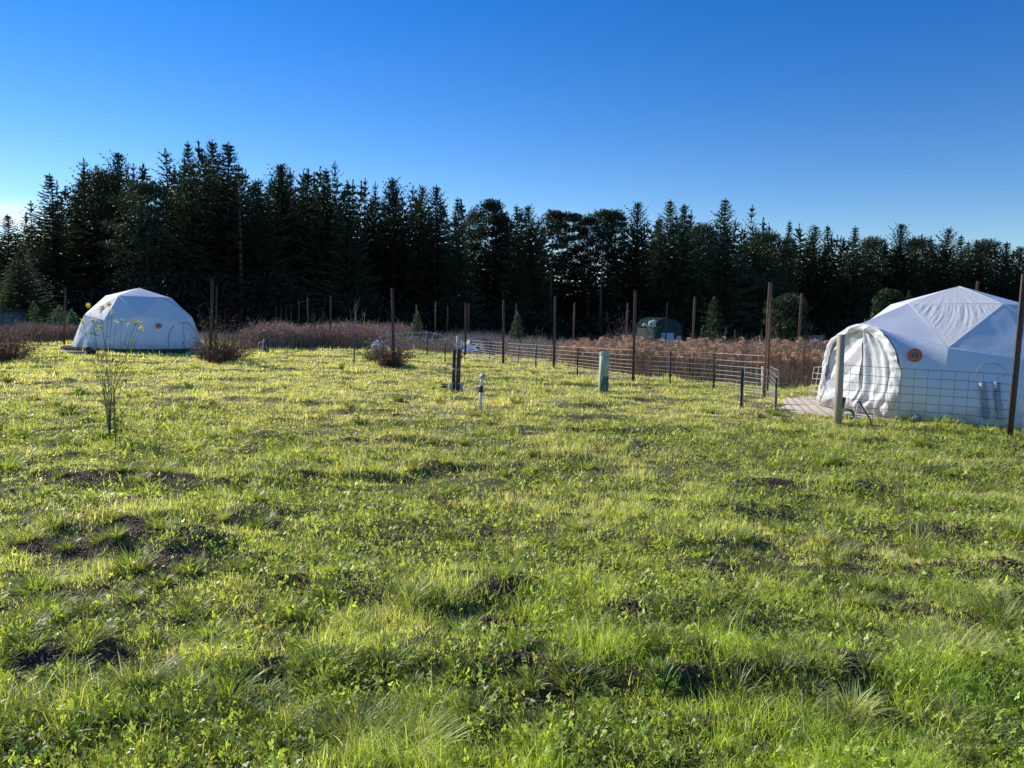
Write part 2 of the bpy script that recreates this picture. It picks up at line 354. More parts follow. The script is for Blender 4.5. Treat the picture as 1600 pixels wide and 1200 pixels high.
def scatter(n, d0, d1, p, spread=.80):
    """positions in front of the camera, density falling as distance^-p"""
    u = rng.random(n); e = 2-p
    d = (d0**e+u*(d1**e-d0**e))**(1/e)
    x = rng.uniform(-1, 1, n)*(spread*d+2.6)
    return x, d
GREEN = np.array([.31, .41, .085]); FRESH = np.array([.52, .62, .12]); YEL = np.array([.74, .71, .36]); STRAW = np.array([.84, .78, .52]); BLUEG = np.array([.07, .12, .045])
def gcol(x, y, n):
    p = patch(x, y)[:, None]; r = rng.random((n, 1)); q = rng.random((n, 1))
    c = GREEN*(1-r)+FRESH*r
    k = np.clip(p*1.25-.12+.3*(rng.random((n, 1))-.5), 0, 1); c = c*(1-k)+YEL*k
    s = (q < .03+.16*p); c = np.where(s, STRAW*(.7+.5*r), c)
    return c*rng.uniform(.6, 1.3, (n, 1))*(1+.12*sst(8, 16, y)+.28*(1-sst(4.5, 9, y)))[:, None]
lawn = Stuff()
NB = 1550000
x, y = scatter(NB, 1.9, 36, 1.85)
den = fbm(x/.42, y/.32, 4, 3)
dd, _ = dirt(x, y)
keep = allowed(x, y) & (rng.random(NB) > np.clip(dd*1.7, 0, .985)) & (rng.random(NB) < .30+1.3*sst(.34, .62, den)) & (rng.random(NB) < .25+1.5*vn(x/.055, y/.05, 6)+.6*sst(7, 14, y))
x, y, den = x[keep], y[keep], den[keep]; n = len(x)
dist = np.hypot(x, y)
tall = sst(.5, .72, den)*.9+sst(.6, .85, vn(x/.9, y/.5, 5))*.35
Ln = (.024+.036*tall)*(.55+.9*vn(x/.11, y/.09, 1))*rng.lognormal(0, .38, n)*(1+.022*np.clip(dist-3, 0, 30))
Ln *= 1+.3*(1-sst(3., 5.5, y))
W = np.maximum(.0034, .00078*dist)*rng.uniform(.7, 1.4, n)
az = rng.uniform(0, 2*pi, n); lean = np.abs(rng.normal(.6, .4, n)); curl = rng.uniform(.1, 1.3, n)
P = np.stack([x, y, Hn(x, y)-.004], 1)
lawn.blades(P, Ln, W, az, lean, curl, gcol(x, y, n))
# clover and broad-leaved herbs close to the camera
NCl = 200000
x, y = scatter(NCl, 1.9, 12, 1.5)
dd, _ = dirt(x, y)
cl = fbm(x/.8, y/.8, 2, 3)
keep = allowed(x, y) & (rng.random(NCl) > np.clip(dd*1.7, 0, .97)) & (rng.random(NCl) < (.12+.75*sst(.42, .64, cl+.10*sst(-.8, .8, x)+.03*(1-sst(3, 6, y))-.03)))
x, y = x[keep], y[keep]; n = len(x)
hgt = rng.uniform(.015, .06, n)*(1+.4*(1-sst(3., 5.5, y)))
c0 = np.stack([x, y, Hn(x, y)+hgt], 1); a0 = rng.uniform(0, 2*pi, n)
tilt = rng.normal(0, .8, (n, 2)); cc = (GREEN*.8*(1-rng.random((n, 1)))+FRESH*.85*rng.random((n, 1)))*rng.uniform(.65, 1.25, (n, 1))*(1+.2*(1-sst(4.5, 9, y)))[:, None]
sz = rng.uniform(.0028, .0062, n)[:, None]*(1+.06*np.hypot(x, y))[:, None]
for k in range(3):
    a = a0+k*2*pi/3; u = np.stack([np.cos(a), np.sin(a), np.cos(a)*tilt[:, 0]+np.sin(a)*tilt[:, 1]], 1)
    v = np.stack([-np.sin(a), np.cos(a), -np.sin(a)*tilt[:, 0]+np.cos(a)*tilt[:, 1]], 1)
    lawn.quads(c0+u*sz, u*sz, v*sz*.85, cc)
go = lawn.build('grass', MT['grass']); tag(go, 'short backlit meadow grass and clover covering the field', 'grass', kind='stuff')

# taller tussocks of coarse grass
tus = Stuff()
TU = [(552, 1165, .20, .17, 300), (600, 1062, .12, .14, 130), (505, 1060, .17, .14, 160), (215, 1092, .16, .14, 200), (205, 895, .15, .14, 170), (85, 835, .12, .14, 100), (40, 852, .12, .13, 110), (1490, 1035, .25, .17, 300), (1440, 1030, .2, .14, 170),
      (250, 850, .12, .12, 110), (175, 835, .12, .1, 90), (1040, 1040, .14, .13, 160), (640, 950, .12, .14, 140), (560, 985, .1, .1, 90), (60, 930, .13, .13, 120), (140, 1010, .13, .12, 120), (80, 965, .14, .12, 120),
      (1565, 975, .2, .17, 220), (1590, 850, .14, .13, 130), (1440, 848, .2, .13, 140), (1530, 935, .16, .15, 140), (1480, 790, .2, .12, 130), (1290, 800, .16, .1, 100), (930, 985, .1, .13, 80), (1120, 990, .1, .13, 80),
      (400, 825, .13, .1, 100), (240, 745, .3, .15, 200), (10, 735, .2, .16, 140), (290, 965, .1, .12, 90), (330, 1050, .12, .12, 100), (20, 1010, .16, .14, 150), (20, 1130, .16, .12, 170), (700, 770, .15, .1, 80), (470, 745, .18, .1, 100),
      (1470, 670, .35, .2, 220), (1420, 662, .25, .14, 130), (1400, 655, .2, .14, 90), (1500, 672, .25, .14, 110), (1340, 668, .2, .12, 90), (980, 760, .1, .1, 60), (360, 1100, .1, .14, 90), (640, 1185, .2, .2, 200), (900, 1090, .1, .14, 90), (1150, 1100, .12, .14, 100), (1330, 1130, .12, .13, 120)]
TU = [(gp(a, b)[0], gp(a, b)[1], r, h, int(k*1.3)) for a, b, r, h, k in TU]
for i in range(520):
    a = rng.uniform(-60, 1660); b = 560+640*rng.random()**1.2; q = gp(a, b); sc = .7+.05*q[1]
    if q[1] < 30 and allowed(q[:1], q[1:2])[0]: TU.append((q[0], q[1], rng.uniform(.05, .14)*sc, rng.uniform(.06, .14)*min(sc, 1.3), int(rng.uniform(70, 190)/(1+.05*q[1]))))
for cx, cy, r, h, k in TU:
    a = rng.uniform(0, 2*pi, k); rr = r*.55*np.sqrt(rng.random(k))
    x = cx+rr*np.cos(a); y = cy+rr*np.sin(a); ds = math.hypot(cx, cy)
    Ln = h*rng.uniform(.6, 1.35, k); P = np.stack([x, y, Hn(x, y)-.005], 1)
    dark = rng.uniform(.5, 1.15); yl = .55*rng.random()**2
    c = (GREEN*(1-yl)+YEL*yl)[None]*rng.uniform(.7, 1.3, (k, 1))*dark; c = np.where(rng.random((k, 1)) < .07, STRAW[None]*.9, c)
    tus.blades(P, Ln, np.maximum(.0048, .001*ds)*rng.uniform(.8, 1.5, k), a+rng.normal(0, .4, k), rr/r*.9+rng.uniform(0, .25, k), rng.uniform(.5, 1.9, k), c, K=4)
# straw stems fallen in the grass
for a, b, a2, b2 in [(75, 1127, 168, 1152), (120, 1163, 170, 1160), (1380, 905, 1400, 912), (1540, 975, 1600, 990)]:
    p, q = G(a, b), G(a2, b2); m_ = 9
    d = q-p; ln = np.linalg.norm(d)
    tus.blades(np.array([p+[0, 0, .05]]), np.array([ln*1.05]), np.array([.011]), np.array([math.atan2(d[1], d[0])]), np.array([pi/2-.2]), np.array([.4]), np.array([[.55, .5, .38]]), K=5)
to = tus.build('grass_tussocks', MT['grass']); tag(to, 'coarse arching tufts of grass standing above the lawn', 'grass', kind='stuff')

# fallen leaves and clods on the bare patches
lf = Stuff(); LP = []
for (a, b, r, k) in [(757, 836, .2, 26), (812, 918, .14, 16), (1235, 832, .3, 60), (1285, 845, .3, 40), (1432, 892, .35, 60), (690, 787, .25, 24), (1130, 790, .2, 20), (1480, 895, .3, 20), (278, 905, .1, 8), (1545, 960, .3, 20), (560, 690, .5, 20), (440, 700, .5, 20), (1100, 790, .6, 20), (1240, 785, .5, 30)]:
    q = gp(a, b)
    for _ in range(k): LP.append((q[0]+rng.normal(0, r*.7), q[1]+rng.normal(0, r*.5)))
for _ in range(260):
    q = gp(rng.uniform(0, 1600), rng.uniform(640, 1190)); LP.append((q[0], q[1]))
LP = np.array(LP); n = len(LP); nn = unit(randdir(n)*.6+[0, 0, 1]); u = unit(np.cross(nn, randdir(n))); v = np.cross(nn, u)
s1 = rng.uniform(.012, .028, n)[:, None]
cs = np.array([[.22, .07, .03], [.3, .18, .1], [.12, .06, .04], [.35, .27, .18]])[rng.integers(0, 4, n)]*rng.uniform(.6, 1.2, (n, 1))
lf.quads(np.stack([LP[:, 0], LP[:, 1], Hn(LP[:, 0], LP[:, 1])+rng.uniform(.01, .03, n)], 1), u*s1, v*s1*.6, cs)
lo = lf.build('fallen_leaves', MT['drybloom']); tag(lo, 'scattered brown fallen leaves lying in the grass', 'leaves', kind='stuff')
cl_ = Stuff(); CP = []
for cx, cy, a, b, h, k in DW:
    for _ in range(int(60*a*b*300*k/ (1+0.02*cy*cy))+3):
        CP.append((cx+rng.normal(0, a*.6), cy+rng.normal(0, b*.6)))
CP = np.array(CP); n = len(CP); base = np.stack([CP[:, 0], CP[:, 1], Hn(CP[:, 0], CP[:, 1])], 1)
s1 = rng.uniform(.003, .010, n)
O = np.array([[1, 0, 0], [0, 1, 0], [-1, 0, 0], [0, -1, 0], [0, 0, 1], [0, 0, -1]], float)
Vc = (O[None]*s1[:, None, None]*rng.uniform(.6, 1.3, (n, 6, 1))+base[:, None]).reshape(-1, 3)
Tc = (np.arange(n)[:, None, None]*6+np.array([(0, 1, 4), (1, 2, 4), (2, 3, 4), (3, 0, 4), (1, 0, 5), (2, 1, 5), (3, 2, 5), (0, 3, 5)])[None]).reshape(-1, 3)
cl_.add(Vc, Tc, np.repeat(np.array([.13, .085, .05])*rng.uniform(.35, 1.7, (n, 1)), 6, 0))
co = cl_.build('soil_clods', MT['twig']); tag(co, 'crumbly dark soil clods on the bare patches', 'soil', kind='stuff')

# ------------------------------------------------------------------ trees
def crown_spruce(h, rad, rs, levels=26, dens=1.0, lo=.06, up=.5, gap=0.0, light=1.0, sprig=.42, k=6, tips=1, taper=.85, vw=.15):
    r_ = np.random.default_rng(rs); S_ = []
    heads = [(0, 0, 1.0)]+[(r_.uniform(-.5, .5), r_.uniform(-.5, .5), r_.uniform(.9, .97)) for _ in range(tips-1)]
    lobes = r_.uniform(.62, 1.3, 9)
    for li in range(levels):
        t = lo+(1-lo)*((li+r_.uniform(-.12, .12))/levels); t = min(max(t, lo), .99)
        nb = max(4, int(round((8-3.0*t)*dens))); a_off = r_.uniform(0, 6.28)
        for b in range(nb):
            if r_.random() < gap: continue
            a = a_off+2*pi*b/nb+r_.normal(0, .15)
            ln = (rad*(1-t)**taper+.05)*r_.uniform(.72, 1.15)*lobes[int((a % 6.28)*1.43)]*(1 if t > .2 else .8+t)
            if r_.random() < .09: ln *= 1.35
            el = -.22+up*1.9*t**1.5+r_.normal(0, .08)
            m_ = max(3, int(ln/.17)); s_ = (np.arange(m_)+.3+.5*r_.random())/m_
            rr = ln*s_; zz = h*t+rr*np.tan(min(el, 1.0))+.22*ln*s_**2*up-.10*ln*np.sin(pi*s_)*(1-t)
            S_.append(np.stack([np.cos(a)*rr, np.sin(a)*rr, zz, np.full(m_, a), np.full(m_, el), s_, np.full(m_, t), np.full(m_, r_.uniform(.6, 1.35))], 1))
    for hx, hy, hh in heads:                     # pointed leaders
        m_ = 26; z = np.linspace(h*(hh-.09), h*hh+.15, m_)
        S_.append(np.stack([np.full(m_, hx)*(1 if tips > 1 else 0), np.full(m_, hy), z, r_.uniform(0, 6.28, m_), np.full(m_, 1.15), np.linspace(.3, 1.4, m_), np.full(m_, .97), np.ones(m_)], 1))
    A = np.concatenate(S_)
    A = np.repeat(A, k, 0); n = len(A); sd = np.resize(np.array([-1, 1, -.55, .55, 0, .2]), n)
    ang = A[:, 3]+sd*r_.uniform(.4, 1.1, n)*(1-.4*A[:, 6])+r_.normal(0, .1, n)
    pitch = A[:, 4]*.8+r_.normal(-.10, .22, n)+.5*up*A[:, 6]
    u = np.stack([np.cos(ang)*np.cos(pitch), np.sin(ang)*np.cos(pitch), np.sin(pitch)], 1)
    l_ = sprig*r_.uniform(.55, 1.25, n)*(.5+.5*(1-A[:, 6]))*(1-.4*A[:, 5])+.03
    c = A[:, :3]+u*(l_*.45)[:, None]+r_.normal(0, .03, (n, 3))
    v = unit(np.cross(u, unit(r_.normal(size=(n, 3))+[0, 0, 1.0])))
    V = np.stack([c-u*(l_*.5)[:, None], c-v*(l_*vw)[:, None], c+u*(l_*.6)[:, None], c+v*(l_*vw)[:, None]], 1).reshape(-1, 3)
    T = (np.arange(n)[:, None, None]*4+np.array([(0, 1, 2), (0, 2, 3)])[None]).reshape(-1, 3)
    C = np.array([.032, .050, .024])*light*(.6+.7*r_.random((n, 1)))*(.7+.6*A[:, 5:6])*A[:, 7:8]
    return V, T, np.repeat(C, 4, 0)
def crown_pine(h, rad, rs, lo=.5, light=1.0, puffs=26, flat=True):
    r_ = np.random.default_rng(rs); Vs = []; Cs = []
    for i in range(puffs):
        t = lo+(1-lo)*((i+.5)/puffs)**.8
        wid = rad*(.35+.75*np.sin(pi*min(1, .12+.88*(1-t)/(1-lo)))**.7)
        a = i*2.4+r_.uniform(-.4, .4); rr = wid*r_.uniform(.15, .85)
        if t > .93: rr *= .4
        c0 = np.array([cos(a)*rr, sin(a)*rr, h*min(t, .955)]); pr = rad*r_.uniform(.30, .52)
        m_ = 260; dd = unit(r_.normal(size=(m_, 3))); q = c0+dd*pr*(r_.random((m_, 1))**.5)*[1.15, 1.15, .62]
        u = unit(dd*.7+r_.normal(0, .6, (m_, 3))+[0, 0, .5]); v = unit(np.cross(u, r_.normal(size=(m_, 3)))); l_ = r_.uniform(.08, .2, (m_, 1))
        Vs.append(np.stack([q-u*l_, q-v*l_*.32, q+u*l_, q+v*l_*.32], 1).reshape(-1, 3))
        Cs.append(np.repeat(np.array([.034, .050, .026])*light*r_.uniform(.5, 1.5, (m_, 1))*r_.uniform(.7, 1.25), 4, 0))
    if lo > .4:                                   # sparse dead-looking sprays down the bare trunk
        m_ = 900; t = r_.uniform(.18, lo+.1, m_); a = r_.uniform(0, 6.28, m_); rr = rad*.75*np.sqrt(r_.random(m_))
        q = np.stack([np.cos(a)*rr, np.sin(a)*rr, h*(np.round(t*24)/24)+r_.normal(0, .12, m_)], 1); u = unit(r_.normal(size=(m_, 3))*[1, 1, .4]); v = unit(np.cross(u, r_.normal(size=(m_, 3)))); l_ = r_.uniform(.1, .28, (m_, 1))
        Vs.append(np.stack([q-u*l_, q-v*l_*.25, q+u*l_, q+v*l_*.25], 1).reshape(-1, 3)); Cs.append(np.repeat(np.array([.03, .034, .022])*r_.uniform(.5, 1.5, (m_, 1)), 4, 0))
    V = np.concatenate(Vs); n = len(V)//4
    T = (np.arange(n)[:, None, None]*4+np.array([(0, 1, 2), (0, 2, 3)])[None]).reshape(-1, 3)
    return V, T, np.concatenate(Cs)
def trunk_mb(h, r0, rs, stubs=10, s0=.15, s1=.9):
    r_ = np.random.default_rng(rs); mb = MB(); k = 8
    zs = np.linspace(-.4, h*.955, k); off = np.cumsum(r_.normal(0, .05, (k, 2)), 0)*np.linspace(0, 1, k)[:, None]*.6
    mb.tube(np.stack([off[:, 0], off[:, 1], zs], 1), r0*(1-np.linspace(0, 1, k)*.93), 7)
    for i in range(stubs):
        t = r_.uniform(s0, s1); a = r_.uniform(0, 2*pi); ln = r_.uniform(.6, 2.)*(1.1-t)
        b0 = np.array([np.interp(h*t, zs, off[:, 0]), np.interp(h*t, zs, off[:, 1]), h*t])
        mb.tube([b0, b0+[cos(a)*ln*.5, sin(a)*ln*.5, .1*ln], b0+[cos(a)*ln, sin(a)*ln, .05*ln]], [r0*.16, r0*.1, r0*.04], 4)
    return mb
# shared meshes: (crown, trunk) per variant, unit height 15 m
VAR = {}
def make_variant(key, cr, tr, n_):
    V, T, C = cr
    def me(nm, V, T, Q, m, C=None):
        o = fmesh(nm, V, T, m, C, None, False, Q); d = o.data; bpy.data.objects.remove(o); return d
    tv = np.concatenate(tr.V)
    VAR[key] = (me(n_+'_crown', V, T, None, MT['needles'], C), me(n_+'_trunk', tv, np.concatenate(tr.T), np.concatenate(tr.Q), MT['pinebark' if key[0] == 'p' else 'bark']), V, T, C)
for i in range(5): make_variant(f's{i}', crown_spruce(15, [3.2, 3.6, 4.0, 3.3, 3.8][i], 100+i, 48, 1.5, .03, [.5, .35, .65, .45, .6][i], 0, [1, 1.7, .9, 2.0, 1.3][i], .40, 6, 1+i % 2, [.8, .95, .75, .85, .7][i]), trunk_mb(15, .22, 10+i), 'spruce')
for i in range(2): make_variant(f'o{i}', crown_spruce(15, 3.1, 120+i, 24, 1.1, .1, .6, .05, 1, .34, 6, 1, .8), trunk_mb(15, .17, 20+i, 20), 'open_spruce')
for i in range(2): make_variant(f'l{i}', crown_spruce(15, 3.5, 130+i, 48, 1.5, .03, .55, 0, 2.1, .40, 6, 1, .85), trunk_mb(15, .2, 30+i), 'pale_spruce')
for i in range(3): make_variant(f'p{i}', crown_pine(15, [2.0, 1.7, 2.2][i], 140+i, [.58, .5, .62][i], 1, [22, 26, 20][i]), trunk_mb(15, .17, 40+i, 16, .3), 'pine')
for i in range(2): make_variant(f'b{i}', crown_pine(15, 3.0, 150+i, .12, 1.5, 60), trunk_mb(15, .22, 50+i), 'bushy_conifer')
TREES = [  # top x, top y, variant, distance, width factor, label
 (8, 338, 's0', 66, .9, 'conifer cut by the left photo edge, beside the wisp of cloud'),
 (30, 395, 'l0', 50, 1.1, 'paler grey green conifer near the left photo edge, in front of the dark wood'),
 (80, 276, 's1', 62, 1.15, 'broad dark spruce with side shoots poking up, furthest left of the tall trees'),
 (52, 318, 'o0', 60, .8, 'thin spruce with bare tips on the left flank of the broad leftmost spruce'),
 (128, 253, 'o1', 66, 1.2, 'layered spruce with a ragged brown top and gaps between its branches'),
 (152, 268, 'b0', 70, .75, 'rounded dark conifer just right of the ragged brown topped spruce'),
 (186, 245, 's2', 64, .95, 'spruce with a narrow feathery tip, standing above the left end of the left dome'),
 (206, 260, 'o0', 68, .8, 'thin tipped conifer close to the right of the feathery spruce above the left dome'),
 (228, 285, 'b1', 60, .85, 'bulky round shouldered conifer directly above the left dome'),
 (254, 238, 'o1', 66, 1.25, 'tall open branched spruce with sky between its boughs, above the left dome'),
 (296, 227, 's3', 62, .8, 'slim dark spruce, left one of the tallest group of trees'),
 (325, 225, 's0', 64, 1.0, 'dense broad spruce in the middle of the tallest group of trees'),
 (353, 226, 's1', 63, 1.25, 'tall spruce with long upswept boughs, right one of the tallest group'),
 (378, 262, 'o0', 60, 1.1, 'spruce of spiky upswept boughs on the right slope of the tallest group'),
 (404, 287, 's4', 62, .8, 'shorter spruce in the dip just right of the tallest group'),
 (433, 262, 's2', 66, .85, 'twin tipped dark spruce right of the dip in the skyline'),
 (441, 264, 's4', 66, .8, 'second tip of the twin spruces right of the skyline dip'),
 (475, 273, 's0', 68, .9, 'dark spruce between the twin spruces and the pagoda topped one'),
 (507, 268, 's3', 67, .9, 'dense spruce just left of the pagoda topped spruce'),
 (521, 257, 'o1', 70, .8, 'spruce with an open pagoda like tip, highest of the middle wood'),
 (548, 288, 's1', 66, .85, 'sloping shouldered spruce right of the pagoda topped one'),
 (574, 283, 'o0', 72, .7, 'thin see through spruce, left of two feathery neighbours'),
 (588, 288, 'o1', 72, .7, 'thin see through spruce, right of two feathery neighbours'),
 (619, 287, 's2', 70, .9, 'spruce with a crown of upright shoots above the tall post by the leafy bush'),
 (660, 296, 's4', 70, .8, 'dark spruce above the small spruce sapling and the fallen hoops'),
 (681, 294, 's0', 69, .9, 'spruce with a sharp tip right of the tree above the sapling'),
 (714, 313, 's3', 72, .8, 'small pointed spruce left of the flat topped pine'),
 (742, 330, 'b1', 78, .5, 'low rounded conifer beside the flat topped pine'),
 (767, 312, 'p0', 76, 1.0, 'flat topped pine standing clear above the wooden post'),
 (789, 335, 'p1', 78, .8, 'lower round crowned pine right of the flat topped one'),
 (812, 324, 's1', 74, .8, 'dark spruce with a flat looking tip, left of the row of pines'),
 (835, 325, 's4', 75, .85, 'dark spruce left beside the pines with bare trunks'),
 (864, 328, 'p0', 80, 1.0, 'leftmost round crowned pine of the row with bare pale trunks'),
 (893, 331, 'p1', 83, 1.0, 'second pine from the left in the row with bare pale trunks'),
 (925, 337, 'p1', 80, .8, 'slender pine in the middle of the row with bare pale trunks'),
 (944, 327, 'p2', 79, .9, 'tall mop headed pine, fourth in the row with bare pale trunks'),
 (971, 328, 'p1', 81, .95, 'rightmost pine of the row, its crown leaning over a gap of sky'),
 (995, 321, 's2', 78, .8, 'pointed green spruce right of the row of pines'),
 (1030, 343, 'l1', 80, .8, 'shorter pale spruce left of the pair above the green barn'),
 (1051, 316, 'l0', 80, .95, 'left pale green spruce of the pair above the green barn'),
 (1073, 324, 'l1', 80, .9, 'right pale green spruce of the pair above the green barn'),
 (1103, 352, 'b0', 82, .7, 'low rounded tree in the dip right of the green barn'),
 (1135, 316, 'l0', 78, 1.05, 'tall bright green spruce above the sapling beside the barn'),
 (1170, 326, 'o0', 82, 1.0, 'open spruce with spreading bare looking boughs left of the tall double post'),
 (1200, 364, 'b1', 80, .8, 'bushy dark tree directly above the tall double post'),
 (1237, 348, 's3', 80, .7, 'slender solitary pointed spruce right of the tall double post'),
 (1272, 356, 's4', 82, .8, 'spruce above the round dark conifer behind the dried flowers'),
 (1294, 355, 's0', 82, .75, 'close neighbour right of the spruce above the round dark conifer'),
 (1333, 357, 's1', 82, .95, 'wide dark spruce above the door of the right dome'),
 (1366, 373, 'b0', 84, .7, 'rounded tree between the wide spruce and the upright shooted one'),
 (1411, 354, 's2', 82, .9, 'spruce with upright shoots left of the right dome peak'),
 (1432, 372, 'b1', 84, .7, 'round dark crown touching the spruce left of the right dome peak'),
 (1478, 361, 's4', 82, .9, 'ragged spruce just left above the right dome peak'),
 (1500, 371, 's3', 84, .75, 'small pointed tree straight above the right dome peak'),
 (1519, 379, 's1', 84, .7, 'low spruce just right above the right dome peak'),
 (1540, 377, 'b0', 84, .7, 'dark tuft topped conifer above the right shoulder of the right dome'),
 (1573, 381, 's0', 82, .85, 'spruce near the right photo edge with stiff side shoots'),
 (1597, 389, 's2', 83, .8, 'conifer cut by the right photo edge')]
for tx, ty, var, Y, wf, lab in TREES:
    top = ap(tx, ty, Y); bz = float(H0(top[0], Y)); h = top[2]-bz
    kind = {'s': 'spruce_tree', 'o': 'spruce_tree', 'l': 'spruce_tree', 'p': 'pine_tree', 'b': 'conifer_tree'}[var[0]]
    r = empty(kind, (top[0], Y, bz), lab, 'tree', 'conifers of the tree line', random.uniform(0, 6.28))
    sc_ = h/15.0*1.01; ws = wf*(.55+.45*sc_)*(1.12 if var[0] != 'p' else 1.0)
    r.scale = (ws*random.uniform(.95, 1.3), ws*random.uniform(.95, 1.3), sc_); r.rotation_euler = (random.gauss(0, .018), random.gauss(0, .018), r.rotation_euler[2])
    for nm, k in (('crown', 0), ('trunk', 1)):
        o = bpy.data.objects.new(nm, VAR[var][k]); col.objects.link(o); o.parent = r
# far wood behind the skyline trees: one dark mass of conifers
sk = sorted((t[0], t[1]) for t in TREES); skx = [s_[0] for s_ in sk]
fw = Stuff(); rf = np.random.default_rng(5)
sky_line = np.interp
tops_x = np.array(skx, float); tops_y = np.array([s_[1] for s_ in sk], float)
def local_top(px):
    m_ = np.abs(tops_x-px) < 45
    return tops_y[m_].mean() if m_.any() else (330 if px < 200 else 385)
low = {k: crown_spruce(15, 3.7, 200+k, 22, 1.0, .03, .45, 0, .8, 1.0, 1, 1, .8, .24) for k in range(3)}
lowt = [trunk_mb(15, .16, 300+k, 3) for k in range(2)]
for row, (dy, drop) in enumerate([(4, 20), (8, 12), (14, 14), (22, 24), (30, 36)]):
    px = -260.
    while px < 1860:
        px += rf.uniform(15, 30)
        Y = (64 if px < 450 else 64+ (min(px, 1000)-450)*.03)+dy+rf.uniform(-2, 2)
        ty = local_top(px)+drop+rf.uniform(-14, 24)
        if 730 < px < 775 or 855 < px < 985: ty += 50
        if 225 < px < 262: ty += 70
        top = ap(px, ty, Y); bz = float(H0(top[0], Y)); h = max(top[2]-bz, 3)
        V, T, C = low[rf.integers(0, 3)]; a = rf.uniform(0, 6.28); ca, sa = cos(a), sin(a); s_ = h/15; w_ = .5+.5*s_
        V2 = np.stack([(V[:, 0]*ca-V[:, 1]*sa)*w_+top[0], (V[:, 0]*sa+V[:, 1]*ca)*w_+Y, V[:, 2]*s_+bz], 1)
        fw.add(V2, T, C)
fo = fw.build('distant_wood', MT['needles']); tag(fo, 'dark mass of conifers filling the wood behind the skyline trees', 'wood', kind='stuff')
# undergrowth that closes the foot of the wood
ug = Stuff(); nU = 110000
px = rf.uniform(-250, 1850, nU); Yu = np.where(px < 450, 58, 58+(np.minimum(px, 1000)-450)*.03)+rf.uniform(-3, 12, nU)
xu = (px-800)/F_PX*Yu; zu = H0(xu, Yu)+3.6*rf.random(nU)**1.3*(.5+fbm(xu/4, Yu/4, 2, 2)); q = np.stack([xu, Yu, zu], 1)
u = unit(rf.normal(size=(nU, 3))); v = unit(np.cross(u, rf.normal(size=(nU, 3)))); l_ = rf.uniform(.07, .2, (nU, 1))
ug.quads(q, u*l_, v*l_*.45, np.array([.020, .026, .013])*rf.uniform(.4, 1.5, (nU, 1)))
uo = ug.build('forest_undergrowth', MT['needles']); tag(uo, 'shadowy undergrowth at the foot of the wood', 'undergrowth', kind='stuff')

# young conifers and shrubs in front of the wood
def sapling(name, px, pyt, Y, wpx, lab, rs, light=2.2, dens=1.0, up=.35, pyb=None, lo=.03, bushy=False, lev=None):
    top = ap(px, pyt, Y); bz = float(H0(top[0], Y)); h = top[2]-bz; rad = wpx/2/F_PX*Y
    r = empty(name, (top[0], Y, bz), lab, 'tree')
    if bushy:
        V, T, C = crown_pine(h, rad, rs, .02, light, 60)
        V = V.reshape(-1, 4, 3); c = V.mean(1, keepdims=True); V = (c+(V-c)*.5).reshape(-1, 3)
    else: V, T, C = crown_spruce(h, rad*1.05, rs, lev or 20, dens*1.2, lo, up, 0, light, .085*h**.5+.04, 5)
    fmesh('crown', V, T, MT['needles'], C, r)
    mb = trunk_mb(h, .02*h+.01, rs, 0); V = np.concatenate(mb.V); V[:, 2] = np.maximum(V[:, 2], -.1)
    fmesh('trunk', V, np.concatenate(mb.T), MT['bark'], None, r, False, np.concatenate(mb.Q))
    return r
sapling('spruce_sapling', 651, 492, 34, 27, 'small green spruce sapling behind the fallen hoop frame', 1, 3.2)
sapling('spruce_sapling', 808, 494, 31, 30, 'small yellowish spruce sapling behind the wire fence, left of the centre posts', 2, 3.4)
sapling('spruce_sapling', 1115, 470, 33, 62, 'spreading young spruce right of the green barn', 3, 1.8, 1.2)
sapling('young_conifer', 1233, 463, 34, 66, 'rounded dark young conifer right of the tall double post', 4, 1.7, bushy=True)
sapling('young_conifer', 1392, 455, 30, 62, 'dark young conifer peeping over the left roof of the right dome', 5, 1.3, bushy=True)
sapling('young_conifer', 1420, 462, 32, 40, 'small dark conifer half hidden behind the right dome roof', 6, 1.3)
sapling('spruce_sapling', 52, 476, 42, 26, 'light green sapling beside the small shed at the left edge', 7, 3.4)
sapling('spruce_sapling', 20, 428, 50, 92, 'large pale sunlit grey green spruce at the left photo edge, in front of the wood', 8, 6.0, 1.5, lev=34)  # needle colour raised to stand for sunlight on the crown
sapling('spruce_sapling', 92, 482, 44, 40, 'light green young spruce just left of the left dome', 9, 5.0, 1.3)
sapling('spruce_sapling', 112, 488, 45, 30, 'small light green spruce touching the left edge of the left dome', 10, 5.0, 1.3)

